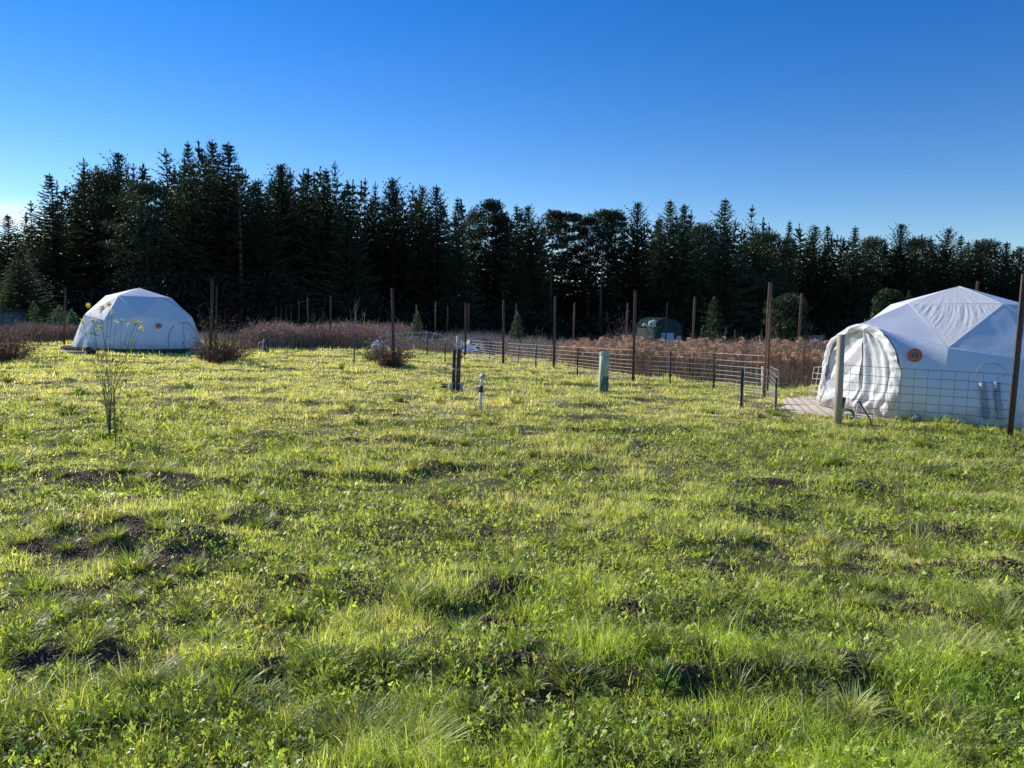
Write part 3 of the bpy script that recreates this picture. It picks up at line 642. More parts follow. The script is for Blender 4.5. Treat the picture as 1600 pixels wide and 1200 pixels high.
# ------------------------------------------------------------------ thickets of dry stems
def thicket(x, y, hgt, seed, bloom=0.0, tw=(.16, .105, .09), leafc=None, wid=.011, bl=(.45, .25, .12), side=3, leaves=0.0, lsz=.03):
    """stems at x, y of height hgt with side twigs; returns stems Stuff and blooms Stuff"""
    r_ = np.random.default_rng(seed); n = len(x); A = Stuff(); B = Stuff()
    P = np.stack([x, y, Hn(x, y)-.02], 1); az_ = r_.uniform(0, 6.28, n); le = np.abs(r_.normal(.12, .12, n)); cu = r_.normal(.1, .35, n)
    c = np.array(tw)*r_.uniform(.5, 1.7, (n, 1)); c = c+r_.random((n, 1))*np.array([.06, .045, .02])
    A.blades(P, hgt*1.02, np.full(n, wid)*r_.uniform(.7, 1.3, n), az_, le, cu, c, K=3, waz=r_.normal(0, .5, n))
    for s_ in range(side):
        t = r_.uniform(.25, .95, n)
        b0 = P+np.stack([np.cos(az_)*np.sin(le)*hgt*t, np.sin(az_)*np.sin(le)*hgt*t, np.cos(le)*hgt*t], 1)
        a2 = r_.uniform(0, 6.28, n)
        A.blades(b0, hgt*r_.uniform(.18, .45, n), np.full(n, wid*.75), a2, r_.uniform(.3, 1.1, n), r_.uniform(-.6, .3, n), c*r_.uniform(.8, 1.3, (n, 1)), K=2, waz=r_.normal(0, .6, n))
    if leaves:
        k = int(n*leaves); i = r_.integers(0, n, k); t = r_.random(k)**.7
        q = P[i]+np.stack([r_.normal(0, .12, k), r_.normal(0, .12, k), hgt[i]*t], 1)
        u = unit(r_.normal(size=(k, 3))); v = unit(np.cross(u, r_.normal(size=(k, 3)))); l_ = r_.uniform(.6, 1.3, (k, 1))*lsz
        lc = np.array(leafc if leafc is not None else bl); B.quads(q, u*l_, v*l_*.5, lc*r_.uniform(.45, 1.5, (k, 1)))
    if bloom:
        i = np.where(r_.random(n) < bloom)[0]; k = 26; m_ = len(i)
        ctr = P[i]+np.stack([np.cos(az_[i])*np.sin(le[i]+cu[i]*.4)*hgt[i], np.sin(az_[i])*np.sin(le[i]+cu[i]*.4)*hgt[i], np.cos(le[i])*hgt[i]*r_.uniform(.86, 1.0, m_)], 1)
        q = (ctr[:, None]+unit(r_.normal(size=(m_, k, 3)))*r_.uniform(.045, .085, (m_, 1, 1))*[1, 1, .7]).reshape(-1, 3); kk = len(q)
        u = unit(r_.normal(size=(kk, 3))); v = unit(np.cross(u, r_.normal(size=(kk, 3)))); l_ = r_.uniform(.016, .03, (kk, 1))
        cc_ = np.repeat(np.array(bl)*r_.uniform(.55, 1.35, (m_, 1))+np.array([0, .03, .03])*r_.random((m_, 1)), k, 0)*r_.uniform(.7, 1.25, (kk, 1))
        B.quads(q, u*l_, v*l_*.8, cc_)
    return A, B
def area(front, depth, n, seed):
    r_ = np.random.default_rng(seed); f = np.array(front, float); L_ = np.r_[0, np.cumsum(np.hypot(*np.diff(f, axis=0).T))]
    s_ = r_.uniform(0, L_[-1], n); x = np.interp(s_, L_, f[:, 0]); y = np.interp(s_, L_, f[:, 1]); d = r_.random(n)**1.15*depth
    return x+d*.12+r_.normal(0, .1, n), y+d
# dried flower heads behind the wire fence
fr = [(1.7, 24.2), (2.6, 22.2), (3.9, 20.1), (5.6, 19.3), (7.5, 18.75), (9.5, 18.3), (12.5, 18.0)]
x, y = area(fr, 6.2, 8800, 1)
hh = np.interp(x, [1.7, 3.5, 6, 12], [.62, .82, .93, 1.0])*(.62+.72*fbm(x/.8, y/.8, 3, 3))*rng.uniform(.75, 1.15, len(x))
A, B = thicket(x, y, hh, 11, bloom=.30, tw=(.34, .22, .155), bl=(.66, .43, .26), side=3, leaves=1.2, leafc=(.28, .17, .13), lsz=.03)
hr = empty('dried_flower_thicket', (6, 20, 0), 'brown thicket of dried flower heads behind the wire fence', 'thicket'); hr['kind'] = 'stuff'
a_ = A.build('stems', MT['twig'], hr, (6, 20, 0)); a_['kind'] = 'stuff'; b_ = B.build('flower_heads', MT['drybloom'], hr, (6, 20, 0)); b_['kind'] = 'stuff'
# pale tangled stalks further along the fence
x, y = area([(-3.2, 33.5), (-.9, 30.5), (.5, 27.6), (1.8, 25.0), (3.0, 26.5), (6, 27), (12, 27)], 5, 6500, 2)
hh = (.45+.40*fbm(x/1.2, y/1.2, 5, 2))*rng.uniform(.7, 1.15, len(x))
A, B = thicket(x, y, hh, 12, tw=(.40, .31, .24), side=3, wid=.014)
o = A.build('pale_stalks', MT['twig']); tag(o, 'pale dry stalks tangled behind the middle of the wire fence', 'thicket', kind='stuff')
x, y = area([(-6.2, 31.6), (-4.2, 30.2), (-2.6, 30.6), (-.8, 32.5)], 4.5, 3000, 6)
A, B = thicket(x, y, (.2+.62*fbm(x, y, 4, 2))*rng.uniform(.6, 1.2, len(x)), 16, tw=(.40, .29, .2), side=3, wid=.013)
o = A.build('tangled_brush', MT['twig']); tag(o, 'brown brush growing through the fallen hoop frame', 'brush', kind='stuff')
# reddish berry canes on the left
gA = [gp(366, 548)[:2], gp(440, 546)[:2], gp(500, 544)[:2], gp(580, 547)[:2]]
x, y = area(gA, 9, 9000, 3)
hh = (.45+1.05*fbm(x/1.3, y/1.3, 4, 3))*rng.uniform(.65, 1.15, len(x))*.92
A, B = thicket(x, y, hh, 13, bloom=.05, tw=(.38, .25, .19), side=3, wid=.016, leaves=2.0, leafc=(.46, .31, .22), bl=(.5, .28, .15), lsz=.045)
hr = empty('berry_cane_thicket', (-9, 34, 0), 'wide low thicket of reddish grey canes right of the left dome', 'thicket'); hr['kind'] = 'stuff'
a_ = A.build('stems', MT['twig'], hr, (-9, 34, 0)); a_['kind'] = 'stuff'; b_ = B.build('dry_leaves', MT['drybloom'], hr, (-9, 34, 0)); b_['kind'] = 'stuff'
x, y = area([(-7.2, 38), (-4, 37), (-1, 36.5)], 5, 2600, 4)
A, B = thicket(x, y, (.5+.4*fbm(x, y, 4, 2))*rng.uniform(.7, 1.1, len(x)), 14, tw=(.15, .1, .08), side=2, wid=.016)
o = A.build('low_brush', MT['twig']); tag(o, 'low brown brush behind the fallen hoop frame', 'brush', kind='stuff')
x, y = area([gp(-60, 537)[:2], gp(40, 537)[:2], gp(128, 535)[:2]], 4, 3400, 5)
A, B = thicket(x, y, (.62+.2*fbm(x, y, 4, 2))*rng.uniform(.7, 1.1, len(x)), 15, tw=(.34, .22, .15), side=3, wid=.015, leaves=2, leafc=(.22, .12, .1))
o = A.build('hedge_twigs', MT['twig']); tag(o, 'low reddish hedge of twigs between the left edge bush and the left dome', 'hedge', kind='stuff')
o2 = B.build('hedge_leaves', MT['drybloom']); o2.parent = o; o2['kind'] = 'stuff'

def bush(name, px, pyb, pyt, wpx, lab, seed, n=260, tw=(.1, .06, .05), leafc=(.24, .14, .09), leaves=7, wid=.009, lsz=.03, spread=.9):
    b = G(px, pyb); r_ = np.random.default_rng(seed); h = ap(px, pyt, b[1])[2]-b[2]; rad = wpx/2/F_PX*b[1]
    r = empty(name, b, lab, 'bush')
    a = r_.uniform(0, 6.28, n); k = r_.random(n); rr = rad*.55*k
    P = np.stack([b[0]+rr*np.cos(a), b[1]+rr*np.sin(a), np.full(n, b[2]-.02)], 1)
    le = np.arctan2(rad*spread, h*.8)*r_.uniform(0, 1.9, n); le = np.minimum(le, 1.35); lob = .42+.85*vn(a*1.3+seed, le*2.5, 3); Ln = np.minimum(h/np.cos(np.minimum(le, 1.1)), np.hypot(h, rad)*.95)*r_.uniform(.35, 1.05, n)*lob; Ln[:6] = h*1.0; le[:6] *= .4; j_ = slice(0, n//4); Ln[j_] = Ln[j_]*r_.uniform(1, 1.35, n//4); cu = r_.uniform(-.6, .35, n)*le
    A = Stuff(); c = np.array(tw)*r_.uniform(.5, 1.8, (n, 1)); A.blades(P, Ln, np.full(n, wid), a, le, cu, c, K=4, waz=r_.normal(0, .6, n))
    for s_ in range(4):
        t = r_.uniform(.3, 1, n); le2 = le+cu*t*.5
        b0 = P+np.stack([np.cos(a)*np.sin(le2)*Ln*t, np.sin(a)*np.sin(le2)*Ln*t, np.cos(le2)*Ln*t], 1)
        A.blades(b0, Ln*r_.uniform(.12, .35, n), np.full(n, wid*.6), r_.uniform(0, 6.28, n), r_.uniform(.2, 1.2, n), r_.uniform(-.5, .3, n), c, K=2, waz=r_.normal(0, .6, n))
    A.build('branches', MT['twig'], r, b)
    k = n*leaves; i = r_.integers(0, n, k); t = r_.uniform(.12, 1.1, k); le2 = (le+cu*.5)[i]
    q = P[i]+np.stack([np.cos(a[i])*np.sin(le2)*Ln[i]*t, np.sin(a[i])*np.sin(le2)*Ln[i]*t, np.cos(le2)*Ln[i]*t], 1)+r_.normal(0, .07, (k, 3))
    u = unit(r_.normal(size=(k, 3))); v = unit(np.cross(u, r_.normal(size=(k, 3)))); l_ = r_.uniform(.5, 1.3, (k, 1))*lsz
    B = Stuff(); q[:, 2] = np.maximum(q[:, 2], b[2]+.02); B.quads(q, u*l_, v*l_*.55, np.array(leafc)*r_.uniform(.4, 1.7, (k, 1))); B.build('leaves', MT['drybloom'], r, b)
    return r
bush('leafy_bush', 10, 566, 503, 74, 'dark reddish brown bush cut by the left photo edge', 1, 360, leaves=7)
bush('leafy_bush', 352, 566, 492, 82, 'large twiggy brown bush around the tall post right of the left dome', 2, 420, leaves=4, leafc=(.2, .12, .1))
bush('leafy_bush', 322, 563, 512, 40, 'greyish bare bush overlapping the right end of the left dome', 3, 160, leaves=4, tw=(.14, .11, .1))
bush('leafy_bush', 611, 570, 526, 62, 'compact dark bush with reddish leaves behind the tall post left of centre', 4, 300, leaves=9, leafc=(.22, .13, .1))
bush('leafy_bush', 590, 568, 538, 36, 'low green bush leaning on the compact reddish bush', 5, 140, leaves=16, leafc=(.11, .15, .05))
bush('bare_shrub', 985, 560, 500, 64, 'bare grey shrub behind the fence, left of the green barn', 6, 200, leaves=4, tw=(.2, .15, .13), leafc=(.2, .15, .12), wid=.012)
bush('bare_shrub', 840, 556, 524, 30, 'small green brown shrub behind the wire fence at the centre', 7, 80, leaves=14, leafc=(.09, .12, .05))
bush('bare_shrub', 556, 545, 480, 44, 'sparse grey shrub with pale crooked branches rising from the cane thicket', 8, 16, leaves=2, tw=(.25, .22, .18), wid=.03, spread=1.2)
bush('bare_shrub', 492, 545, 482, 40, 'thin shrub with a few green leaves behind the cane thicket', 9, 14, leaves=6, tw=(.09, .09, .06), wid=.02, leafc=(.08, .1, .04), spread=1.2)

# ------------------------------------------------------------------ dome tents
def tri_patch(A, B, C, n, fn=None):
    """subdivided triangle"""
    V = []; idx = {}
    for i in range(n+1):
        for j in range(n+1-i):
            k = n-i-j; idx[(i, j)] = len(V); b = (i/n, j/n, k/n)
            V.append(A*b[0]+B*b[1]+C*b[2])
    V = np.array(V); T = []
    for i in range(n):
        for j in range(n-i):
            T.append((idx[(i+1, j)], idx[(i, j+1)], idx[(i, j)]))
            if i+j < n-1: T.append((idx[(i+1, j)], idx[(i+1, j+1)], idx[(i, j+1)]))
    nrm = np.cross(B-A, C-A); nrm /= np.linalg.norm(nrm)
    if fn is not None:
        bb = np.array([min(i, j, n-i-j)/n for i in range(n+1) for j in range(n+1-i)]); V = V+nrm*(fn(V)*np.clip(bb*9, 0, 1))[:, None]
    return V, np.array(T)
def grid_patch(c0, c1, n):
    """loft between two curves (m,3)"""
    s_ = np.linspace(0, 1, n)[:, None, None]; V = c0[None]*(1-s_)+c1[None]*s_
    return V
def grid_q(n, m): i = (np.arange(n-1)[:, None]*m+np.arange(m-1)[None]).ravel(); return np.stack([i, i+m, i+m+1, i+1], 1)
def n3(V, s_, sd=0): return (vn(V[:, 0]*s_+V[:, 2]*s_*.7, V[:, 1]*s_+V[:, 2]*s_*1.1, sd)-.5)
def resample(P, m):
    P = np.asarray(P, float); d = np.r_[0, np.cumsum(np.linalg.norm(np.diff(P, axis=0), axis=1))]; t = np.linspace(0, d[-1], m)
    return np.stack([np.interp(t, d, P[:, k]) for k in range(3)], 1)
MW = 40
def vert_curve(d, top, a):
    base = d['c']+np.array([cos(radians(d['az']+a)), sin(radians(d['az']+a)), 0])*d['R']*1.0
    t = np.linspace(0, 1, MW)[:, None]
    P = top*(1-t)+base*t
    out_ = unit(np.array([[cos(radians(d['az']+a)), sin(radians(d['az']+a)), 0]]))
    return P+out_*d.get('bul', .12)*np.sin(pi*t)*(1-.3*t)
def wrinkle(V, d, amp=1.0):
    zrel = (V[:, 2]-d['c'][2])/1.2
    azv = np.arctan2(V[:, 1]-d['c'][1], V[:, 0]-d['c'][0])*d['R']
    low_ = np.clip(1-zrel, 0, 1)
    f = .05*low_**2*(vn(azv*1.6+zrel*1.1, zrel*1.5, 2)-.5)+.03*low_*(vn(azv*3.2-zrel*2.2, zrel*3, 3)-.5)+.012*(vn(azv*1.1, zrel*2, 1)-.5)
    f = f+.02*low_**3*np.sin(azv*9+3*vn(azv, zrel, 4))
    r = np.stack([V[:, 0]-d['c'][0], V[:, 1]-d['c'][1], np.zeros(len(V))], 1); r = unit(r)
    return V+r*(f*amp)[:, None]
def dome(d, root, door=None, window_tri=None):
    Q_, V_, T_ = [], [], []; n = [0]
    surf = []
    def addg(V3, q=None, t=None):
        V_.append(V3)
        if q is not None: Q_.append(q+n[0])
        if t is not None: T_.append(t+n[0])
        n[0] += len(V3)
    apex = dv(d, 0, 0)
    fl = lambda V: .022*n3(V, 1.5, 2)+.006*n3(V, 7, 3)
    win = Stuff(); pipes = MB()
    vt = {}
    for k in range(5): vt[('A', k)] = dv(d, 31.72, 72*k); vt[('M', k)] = dv(d, 58.28, 72*k+36); vt[('C', k)] = dv(d, 63.43, 72*k)
    if door is not None: vt[('C', 0)] = door['H']
    for k in range(5):
        A, B, Mk = vt[('A', k)], vt[('A', (k+1) % 5)], vt[('M', k)]
        for tri in ((apex, A, B), (A, Mk, B)):
            if window_tri is not None and k == window_tri:
                def wf(V, c=apex):
                    a = np.arctan2(V[:, 1]-c[1], V[:, 0]-c[0]); rr = np.hypot(V[:, 0]-c[0], V[:, 1]-c[1])
                    a2 = a+.05*np.sin(rr*4)
                    return .013*(np.abs(vn(a2*34, rr*1.1, 3)-.5)*2-.5)*np.exp(-((rr-1.2)/.42)**2)+.009*(vn(a*60, rr*2.5, 5)-.5)*np.exp(-((rr-1.2)/.42)**2)
                V, T = tri_patch(*tri, 70, wf); win.add(V, T, np.ones((len(V), 3)))
            else:
                V, T = tri_patch(*tri, 14, fl); addg(V, None, T)
        for tri in ((A, vt[('C', k)], Mk), (B, Mk, vt[('C', (k+1) % 5)])):
            V, T = tri_patch(*tri, 14, fl); addg(V, None, T)
        for p, q in ((apex, A), (A, B), (A, Mk), (B, Mk), (Mk, vt[('C', k)]), (Mk, vt[('C', (k+1) % 5)])):
            pipes.tube([p, q], .0035, 6)
    seq = []
    for k in range(5): seq += [(('C', k), 72*k), (('M', k), 72*k+36)]
    seq.append((('C', 0), 360))
    for (a, aa), (b, bb) in zip(seq[:-1], seq[1:]):
        c0 = vert_curve(d, vt[a], aa); c1 = vert_curve(d, vt[b], bb)
        if door is not None and aa == 0: c0 = resample(door['right'], MW)
        if door is not None and bb == 360: c1 = resample(door['left'], MW)
        G3 = grid_patch(c0, c1, 34)
        if not (door is not None and (aa == 0 or bb == 360)):   # keep the skirt round rather than flat
            r = G3-d['c']; s_ = np.linspace(0, 1, 34)[:, None]; t = np.linspace(0, 1, MW)[None]
            bul = d['R']*.045*4*s_*(1-s_)*t**.8
            rr = unit(np.concatenate([r[..., :2], np.zeros(r.shape[:2]+(1,))], -1)); G3 = G3+rr*bul[..., None]
        G3 = G3.reshape(-1, 3); edge = 1.0
        if door is not None and (aa == 0 or bb == 360):
            s_ = np.repeat(np.linspace(0, 1, 34), MW) if aa == 0 else 1-np.repeat(np.linspace(0, 1, 34), MW); Gw = wrinkle(G3, d, .8); G3 = G3+(Gw-G3)*np.clip(s_*4, 0, 1)[:, None]
        else: G3 = wrinkle(G3, d, 1.0)
        addg(G3, grid_q(34, MW)); surf.append(G3)
    V = np.concatenate(V_); ox = np.array(root.location)
    fmesh('cover', V-ox, np.concatenate(T_), MT['fabric'], None, root, True, np.concatenate(Q_))
    pipes.build('seam', MT['seamwhite'], root, True)
    if window_tri is not None: win.build('skylight', MT['fabthin'], root, ox, True)
    return surf
def on_wall(surf, d, px, py):
    P = np.concatenate(surf); e = np.hypot(*(proj(P)-[px, py]).T); m_ = e < max(4, e.min()*1.2)
    c = P[m_]; dd = np.linalg.norm(c-CAM, axis=1); c = c[dd < dd.min()+.4]
    p = c[np.argmin(np.hypot(*(proj(c)-[px, py]).T))]
    # local normal from neighbours
    nb = P[np.linalg.norm(P-p, axis=1) < .22]; u_, s_, vh = np.linalg.svd(nb-nb.mean(0)); nr = vh[2]
    if nr@(CAM-p) < 0: nr = -nr
    return p, nr
def emblem(root, p, nr, r):
    up = np.array([0, 0, 1.]); e1 = unit(np.cross(up, nr)); e2 = np.cross(nr, e1); ox = np.array(root.location)
    base = p+nr*.075
    def ring(r0, r1, off, mt, nm, n=40, par=root, fx=1, fy=1, c=(0, 0), a0=0, a1=2*pi):
        V = []
        for k in range(n+1):
            a = a0+(a1-a0)*k/n
            for rr in (r0, r1): V.append(base+nr*off+e1*(c[0]+cos(a)*rr*fx)+e2*(c[1]+sin(a)*rr*fy)-ox)
        fmesh(nm, V, None, mt, None, par, False, [(2*k, 2*k+1, 2*k+3, 2*k+2) for k in range(n)]); return bpy.data.objects[-1] if False else None
    b = MB(); b.V.append(np.zeros((0, 3)))
    V = [base-ox]+[base+e1*cos(a)*r+e2*sin(a)*r-ox for a in np.linspace(0, 2*pi, 41)[:-1]]
    em = fmesh('emblem', V, [(0, 1+k, 1+(k+1) % 40) for k in range(40)], MT['orange'], None, root)
    ring(r*.60, r*.66, .004, MT['cream'], 'emblem_ring', par=em)
    ring(r*.0, r*.52, .004, MT['teal'], 'emblem_centre', par=em, fy=.78, a0=.35, a1=pi-.35, c=(0, -.1*r))
    ring(r*.0, r*.52, .004, MT['teal'], 'emblem_base', par=em, fy=.55, a0=pi, a1=2*pi, c=(0, .02*r))
    ring(r*.0, r*.26, .007, MT['cream'], 'emblem_mark', par=em, fy=.45, a0=.0, a1=pi, c=(0, -.02*r))
    return em

# ---- right dome with its hooded doorway
rd = empty('dome_tent', DR['c']*[1, 1, 0], 'large white dome tent with a curtained arched doorway at the right', 'tent', 'white dome tents')
zb = .07
pL, pR = gp(1284, 634, zb), gp(1384, 652, zb); ev = unit((pR-pL)*[1, 1, 0]); dn = np.array([ev[1], -ev[0], 0]); dn = dn if dn@(DR['c']-pL) < 0 else -dn
def on_door(px, py, off=0.0):
    r = ray(px, py); t = ((pL+dn*off-CAM)@dn)/(r@dn); return CAM+r*t
hl = [(1347, 505), (1336, 507.5), (1325, 511), (1313, 519), (1303, 528), (1295, 540), (1290, 553), (1286.5, 570), (1285, 588), (1285, 605), (1284.5, 620), (1281, 634)]
hr_ = [(1347, 505), (1360, 507.5), (1372, 513), (1384, 523), (1394, 535), (1401, 548), (1405, 562), (1407, 580), (1406, 598), (1402, 616), (1395, 635), (1385, 652)]
OL = np.array([on_door(*q) for q in hl]); OR = np.array([on_door(*q) for q in hr_])
surfR = dome(DR, rd, dict(H=OL[0], left=OL, right=OR), window_tri=0)
ox = np.array(rd.location)
# rim band: closed outline from left foot over the top to the right foot
out_l = np.concatenate([OL[::-1], OR[1:]]); out_l = resample(out_l, 150); cen = (pL+pR)/2+[0, 0, .78]
nR = 12; VV = []
for j in range(nR):
    s_ = j/(nR-1)                      # 0 outer edge .. 1 inner edge
    k = 1-.165*s_
    ring_ = cen+(out_l-cen)*[1, 1, 1]*k
    bulge = .03*sin(pi*s_)+.03
    tt = np.arange(150)
    wr = .07*(vn(tt*.13, s_*1.6+np.zeros(150), 2)-.5)+.035*(vn(tt*.37+s_*2, s_*3+np.zeros(150), 5)-.5)
    sidep = .022*(vn(tt*.3, s_*1.5+np.zeros(150), 6)-.5)*(1-s_)
    rgt = sst(85, 112, tt)*(1-sst(140, 149, tt))*(1-s_)
    jag = rgt*(.055*(vn(tt*.5, np.zeros(150), 7)-.15)+.03*vn(tt*1.3, np.zeros(150), 3))
    VV.append(ring_+dn*(bulge+wr+jag*.6)[:, None]+unit(ring_-cen)*(sidep+jag)[:, None])
VV = np.stack(VV, 0).reshape(-1, 3); VV[:, 2] = np.maximum(VV[:, 2], zb+.005)
fmesh('door_hood', VV-ox, None, MT['fabthin'], None, rd, True, grid_q(nR, 150))
# curtains
def inner(z):
    zz = OL[:, 2]; l_ = np.interp(z, zz[::-1], ((OL-pL)@ev)[::-1]); r_ = np.interp(z, OR[::-1, 2], ((OR-pL)@ev)[::-1])
    return l_, r_
ztop = cen[2]+(OL[0, 2]-cen[2])*.86
def curtain(u0, u1, fold, nm, nC=90, nZ=90):
    V = []
    for i in range(nZ):
        v = i/(nZ-1); z = zb+.01+(ztop-zb-.01)*v
        zi = cen[2]+(z-cen[2])/.86; l_, r_ = inner(min(max(zi, zb), OL[0, 2])); m_ = .5*(((cen-pL)@ev)*2)
        l_ = m_+(l_-m_)*.865; r_ = m_+(r_-m_)*.865
        for j in range(nC):
            s_ = u0+(u1-u0)*j/(nC-1); uu = l_+(r_-l_)*s_
            V.append(pL*[1, 1, 0]+ev*uu+[0, 0, z]+dn*fold(s_, v, uu))
    V = np.array(V)
    fmesh(nm, V-ox, None, MT['fabthin'], None, rd, True, grid_q(nZ, nC))
def vnf(a, b, s_): return float(vn(np.array([a]), np.array([b]), s_)[0])
def foldL(s_, v, uu):
    q = s_*3.2-(1-v)*1.3*(1-s_)*1.5
    diag = abs(((s_+.9*(1-v))*3.1) % 1-.5)*2
    pud = math.exp(-((v-.08)/.12)**2)*.10*(.4+vnf(s_*7, v*9, 2))
    return -.07+.022*abs(vnf(s_*11+v*6, v*10, 1)-.5)+.05*diag*(.3+.7*(1-s_))+.035*(vnf(s_*5+v*2, v*3, 4)-.5)+pud+.05*(1-s_)*(1-v)
def foldR(s_, v, uu):
    f = .045*sin(s_*21+1.0*sin(v*2.5)+.6)*(.35+.65*v)+.02*sin(s_*43+v*3)
    pud = math.exp(-((v-.10)/.16)**2)*.13*(.3+vnf(s_*8, v*9, 5))*(1-.4*s_)
    cr = .05*(vnf(s_*9+v*4, v*7-s_*3, 6)-.5)*(1-v)
    return -.05+f+pud+cr+.022*abs(vnf(s_*16+v*3, v*9, 2)-.5)
curtain(0, .50, foldL, 'door_curtain'); curtain(.485, 1, foldR, 'door_curtain')
pp, nr = on_wall(surfR, DR, 1429, 556); nr = unit(nr*[1, 1, .15]+.35*unit((CAM-pp)*[1, 1, 0])); emblem(rd, pp, nr, .112)
# arched side window: thin piping and two rolled flaps behind the fence
mb = MB(); arc = []
for a in np.linspace(0, pi, 15):
    px_, py_ = 1548-24*cos(a), 588-21*sin(a); q, nq = on_wall(surfR, DR, px_, py_); arc.append(q+nq*.02)
arc = np.array(arc)
for k in range(5): arc[1:-1] = (arc[:-2]+arc[1:-1]*2+arc[2:])/4
mb.tube(arc, .006, 6); mb.build('window_arch', MT['piping'], rd, True)
for cx, tilt in ((1538, 6), (1560, 5)):
    pts = []
    for t in np.linspace(0, 1, 12):
        q, nq = on_wall(surfR, DR, cx-3+tilt*t, 598+57*t); pts.append(q+nq*(.012))
    pts = np.array(pts)
    for k in range(8): pts[1:-1] = (pts[:-2]+pts[1:-1]*2+pts[2:])/4
    mb = MB(); mb.tube(pts, [.05+.008*sin(i*1.7+cx) for i in range(12)], 10); mb.build('rolled_flap', MT['rollflap'], rd, True)
mb = MB()                                      # raised timber edge under the skirt
ring_ = [DR['c']+[cos(a)*2.28, sin(a)*2.28, -.05] for a in np.linspace(radians(-140), radians(-20), 40)]
mb.tube(ring_, .045, 6); mb.build('base_rail', MT['wooddark'], rd)

# ---- left dome
ld = empty('dome_tent', DL['c']*[1, 1, 0], 'distant white dome tent with a flat zipped door on the left', 'tent', 'white dome tents')
surfL = dome(DL, ld)
pp, nr = on_wall(surfL, DL, 247, 508.5); nr = unit(nr*[1, 1, .15]+.35*unit((CAM-pp)*[1, 1, 0])); emblem(ld, pp, nr, .10)
mb = MB(); arc = []
for px_, py_ in [(263, 549), (262, 535), (262, 524), (265, 514), (271, 507.5), (279, 504), (287, 503), (295, 505), (301, 510), (306, 518), (309, 530), (310, 546)]:
    q, nq = on_wall(surfL, DL, px_, py_); arc.append(q+nq*.03)
arc = np.array(arc)
for k in range(2): arc[1:-1] = (arc[:-2]+arc[1:-1]*2+arc[2:])/4
mb.tube(arc, .012, 6); mb.build('door_arch', MT['piping'], ld, True)
mb = MB(); q = [on_wall(surfL, DL, 286.5, yy) for yy in range(506, 550, 6)]; mb.tube([a+b*.03 for a, b in q], .008, 5); mb.build('door_zip', MT['piping'], ld, True)
pf = empty('timber_platform', (DL['c'][0], DL['c'][1], 0), 'low dark timber platform carrying the left dome tent', 'platform')
mb = MB(); c = DL['c']
for i in range(-12, 13):
    w_ = math.sqrt(max(0, 2.46**2-(i*.2)**2))+.02 
    mb.box((c[0]+i*.2, c[1]-.0, .03), (.192, 2*w_, .18))
mb.build('deck_boards', MT['wooddark'], pf)
mb = MB(); bl = gp(108, 553); mb.box((bl[0]+.15, bl[1], .07), (1.1, .3, .05)); mb.box((bl[0]+.2, bl[1]-.02, .02), (.9, .25, .045))
o = mb.build('step_board', MT['board']); tag(o, 'sunlit pale board lying at the left foot of the left dome', 'board')

# slabs by the doorway
for i, (P, lab) in enumerate(zip(SLABS, ['pale sunlit slab running from the gate post to the right dome doorway, the nearer one', 'pale sunlit slab further back beside the right dome doorway'])):
    n_ = len(P); Pc = P.mean(0)
    V = [(p[0], p[1], -.05) for p in P]+[(p[0], p[1], zb-.025) for p in P]+[(*(p+(Pc-p)*.02), zb-.012) for p in P]
    Q = [(k, (k+1) % 4, 4+(k+1) % 4, 4+k) for k in range(4)]+[(4+k, 4+(k+1) % 4, 8+(k+1) % 4, 8+k) for k in range(4)]+[(8, 9, 10, 11)]
    o = fmesh('paving_slab', V, None, MT['board'], None, None, False, Q); tag(o, lab, 'slab')

# ------------------------------------------------------------------ fence posts
def tpost(base, top, wdt=.062, m='rust', lab='', grp='tall steel fence posts', rz=None, name='fence_post', cat='post', mid=True):
    base = np.asarray(base, float); top = np.asarray(top, float)
    o_ = empty(name, base, lab, cat, grp) if False else None
    mb = MB(); ax = unit(top-base); h = np.linalg.norm(top-base)
    e1 = unit(np.cross([0, 1, 0], ax)); e2 = np.cross(ax, e1); A = np.stack([e1, e2, ax]); a = rz if rz is not None else random.uniform(-.5, .5)
    b = base-ax*.15; H_ = h+.15
    mb.box(b+ax*H_/2, (wdt, .009, H_), a, ax=A); c_, s_ = cos(a), sin(a)
    mb.box(b+ax*H_/2+(e1*-s_+e2*c_)*(wdt*.31), (.010, wdt*.6, H_), a, ax=A)
    k = int(h/.11)
    for i in range(k):
        mb.box(base+ax*(.12+i*.11)-(e1*-s_+e2*c_)*.009, (.018, .012, .022), a, ax=A)
    V = np.concatenate(mb.V)-base
    o = fmesh(name, V, None, MT[m], None, None, False, np.concatenate(mb.Q)); o.location = tuple(base); tag(o, lab, cat, grp)
    return base, top
POSTS = [ # base px,py  top px,py  material label
 (100, 541, 102, 449, 'rust', 'tall rusty post standing left of the left dome', .07),
 (328, 567, 332, 437, 'rust', 'tall dark post in the brown bush right of the left dome', .085),
 (336, 563, 339, 447, 'rust', 'thinner reddish post close beside the tall post in the brown bush', .05),
 (516, 543, 517, 462, 'rust', 'tall post at the front of the cane thicket', .08),
 (615, 572, 613, 450, 'rust', 'tall dark post in front of the compact reddish bush', .08),
 (727, 556, 728, 473, 'rust', 'tall post beside the dark tarp heap', .08),
 (786, 568, 787, 468, 'rust', 'tall reddish post where the wire fence begins', .075),
 (865, 578, 868, 463, 'rust', 'tall greyish post halfway along the wire fence', .07),
 (989, 596, 993, 454, 'rust', 'tall post just right of the green utility box', .07),
 (1194, 618, 1203, 441, 'rustlight', 'tall sunlit post, nearer of the double post at the fence end', .06),
 (1199, 614, 1206, 443, 'rust', 'reddish post tight against the sunlit one at the fence end', .04),
 (1578, 683, 1602, 428, 'rust', 'thick dark rusty post in front of the right dome at the right edge', .095)]
pw = {}
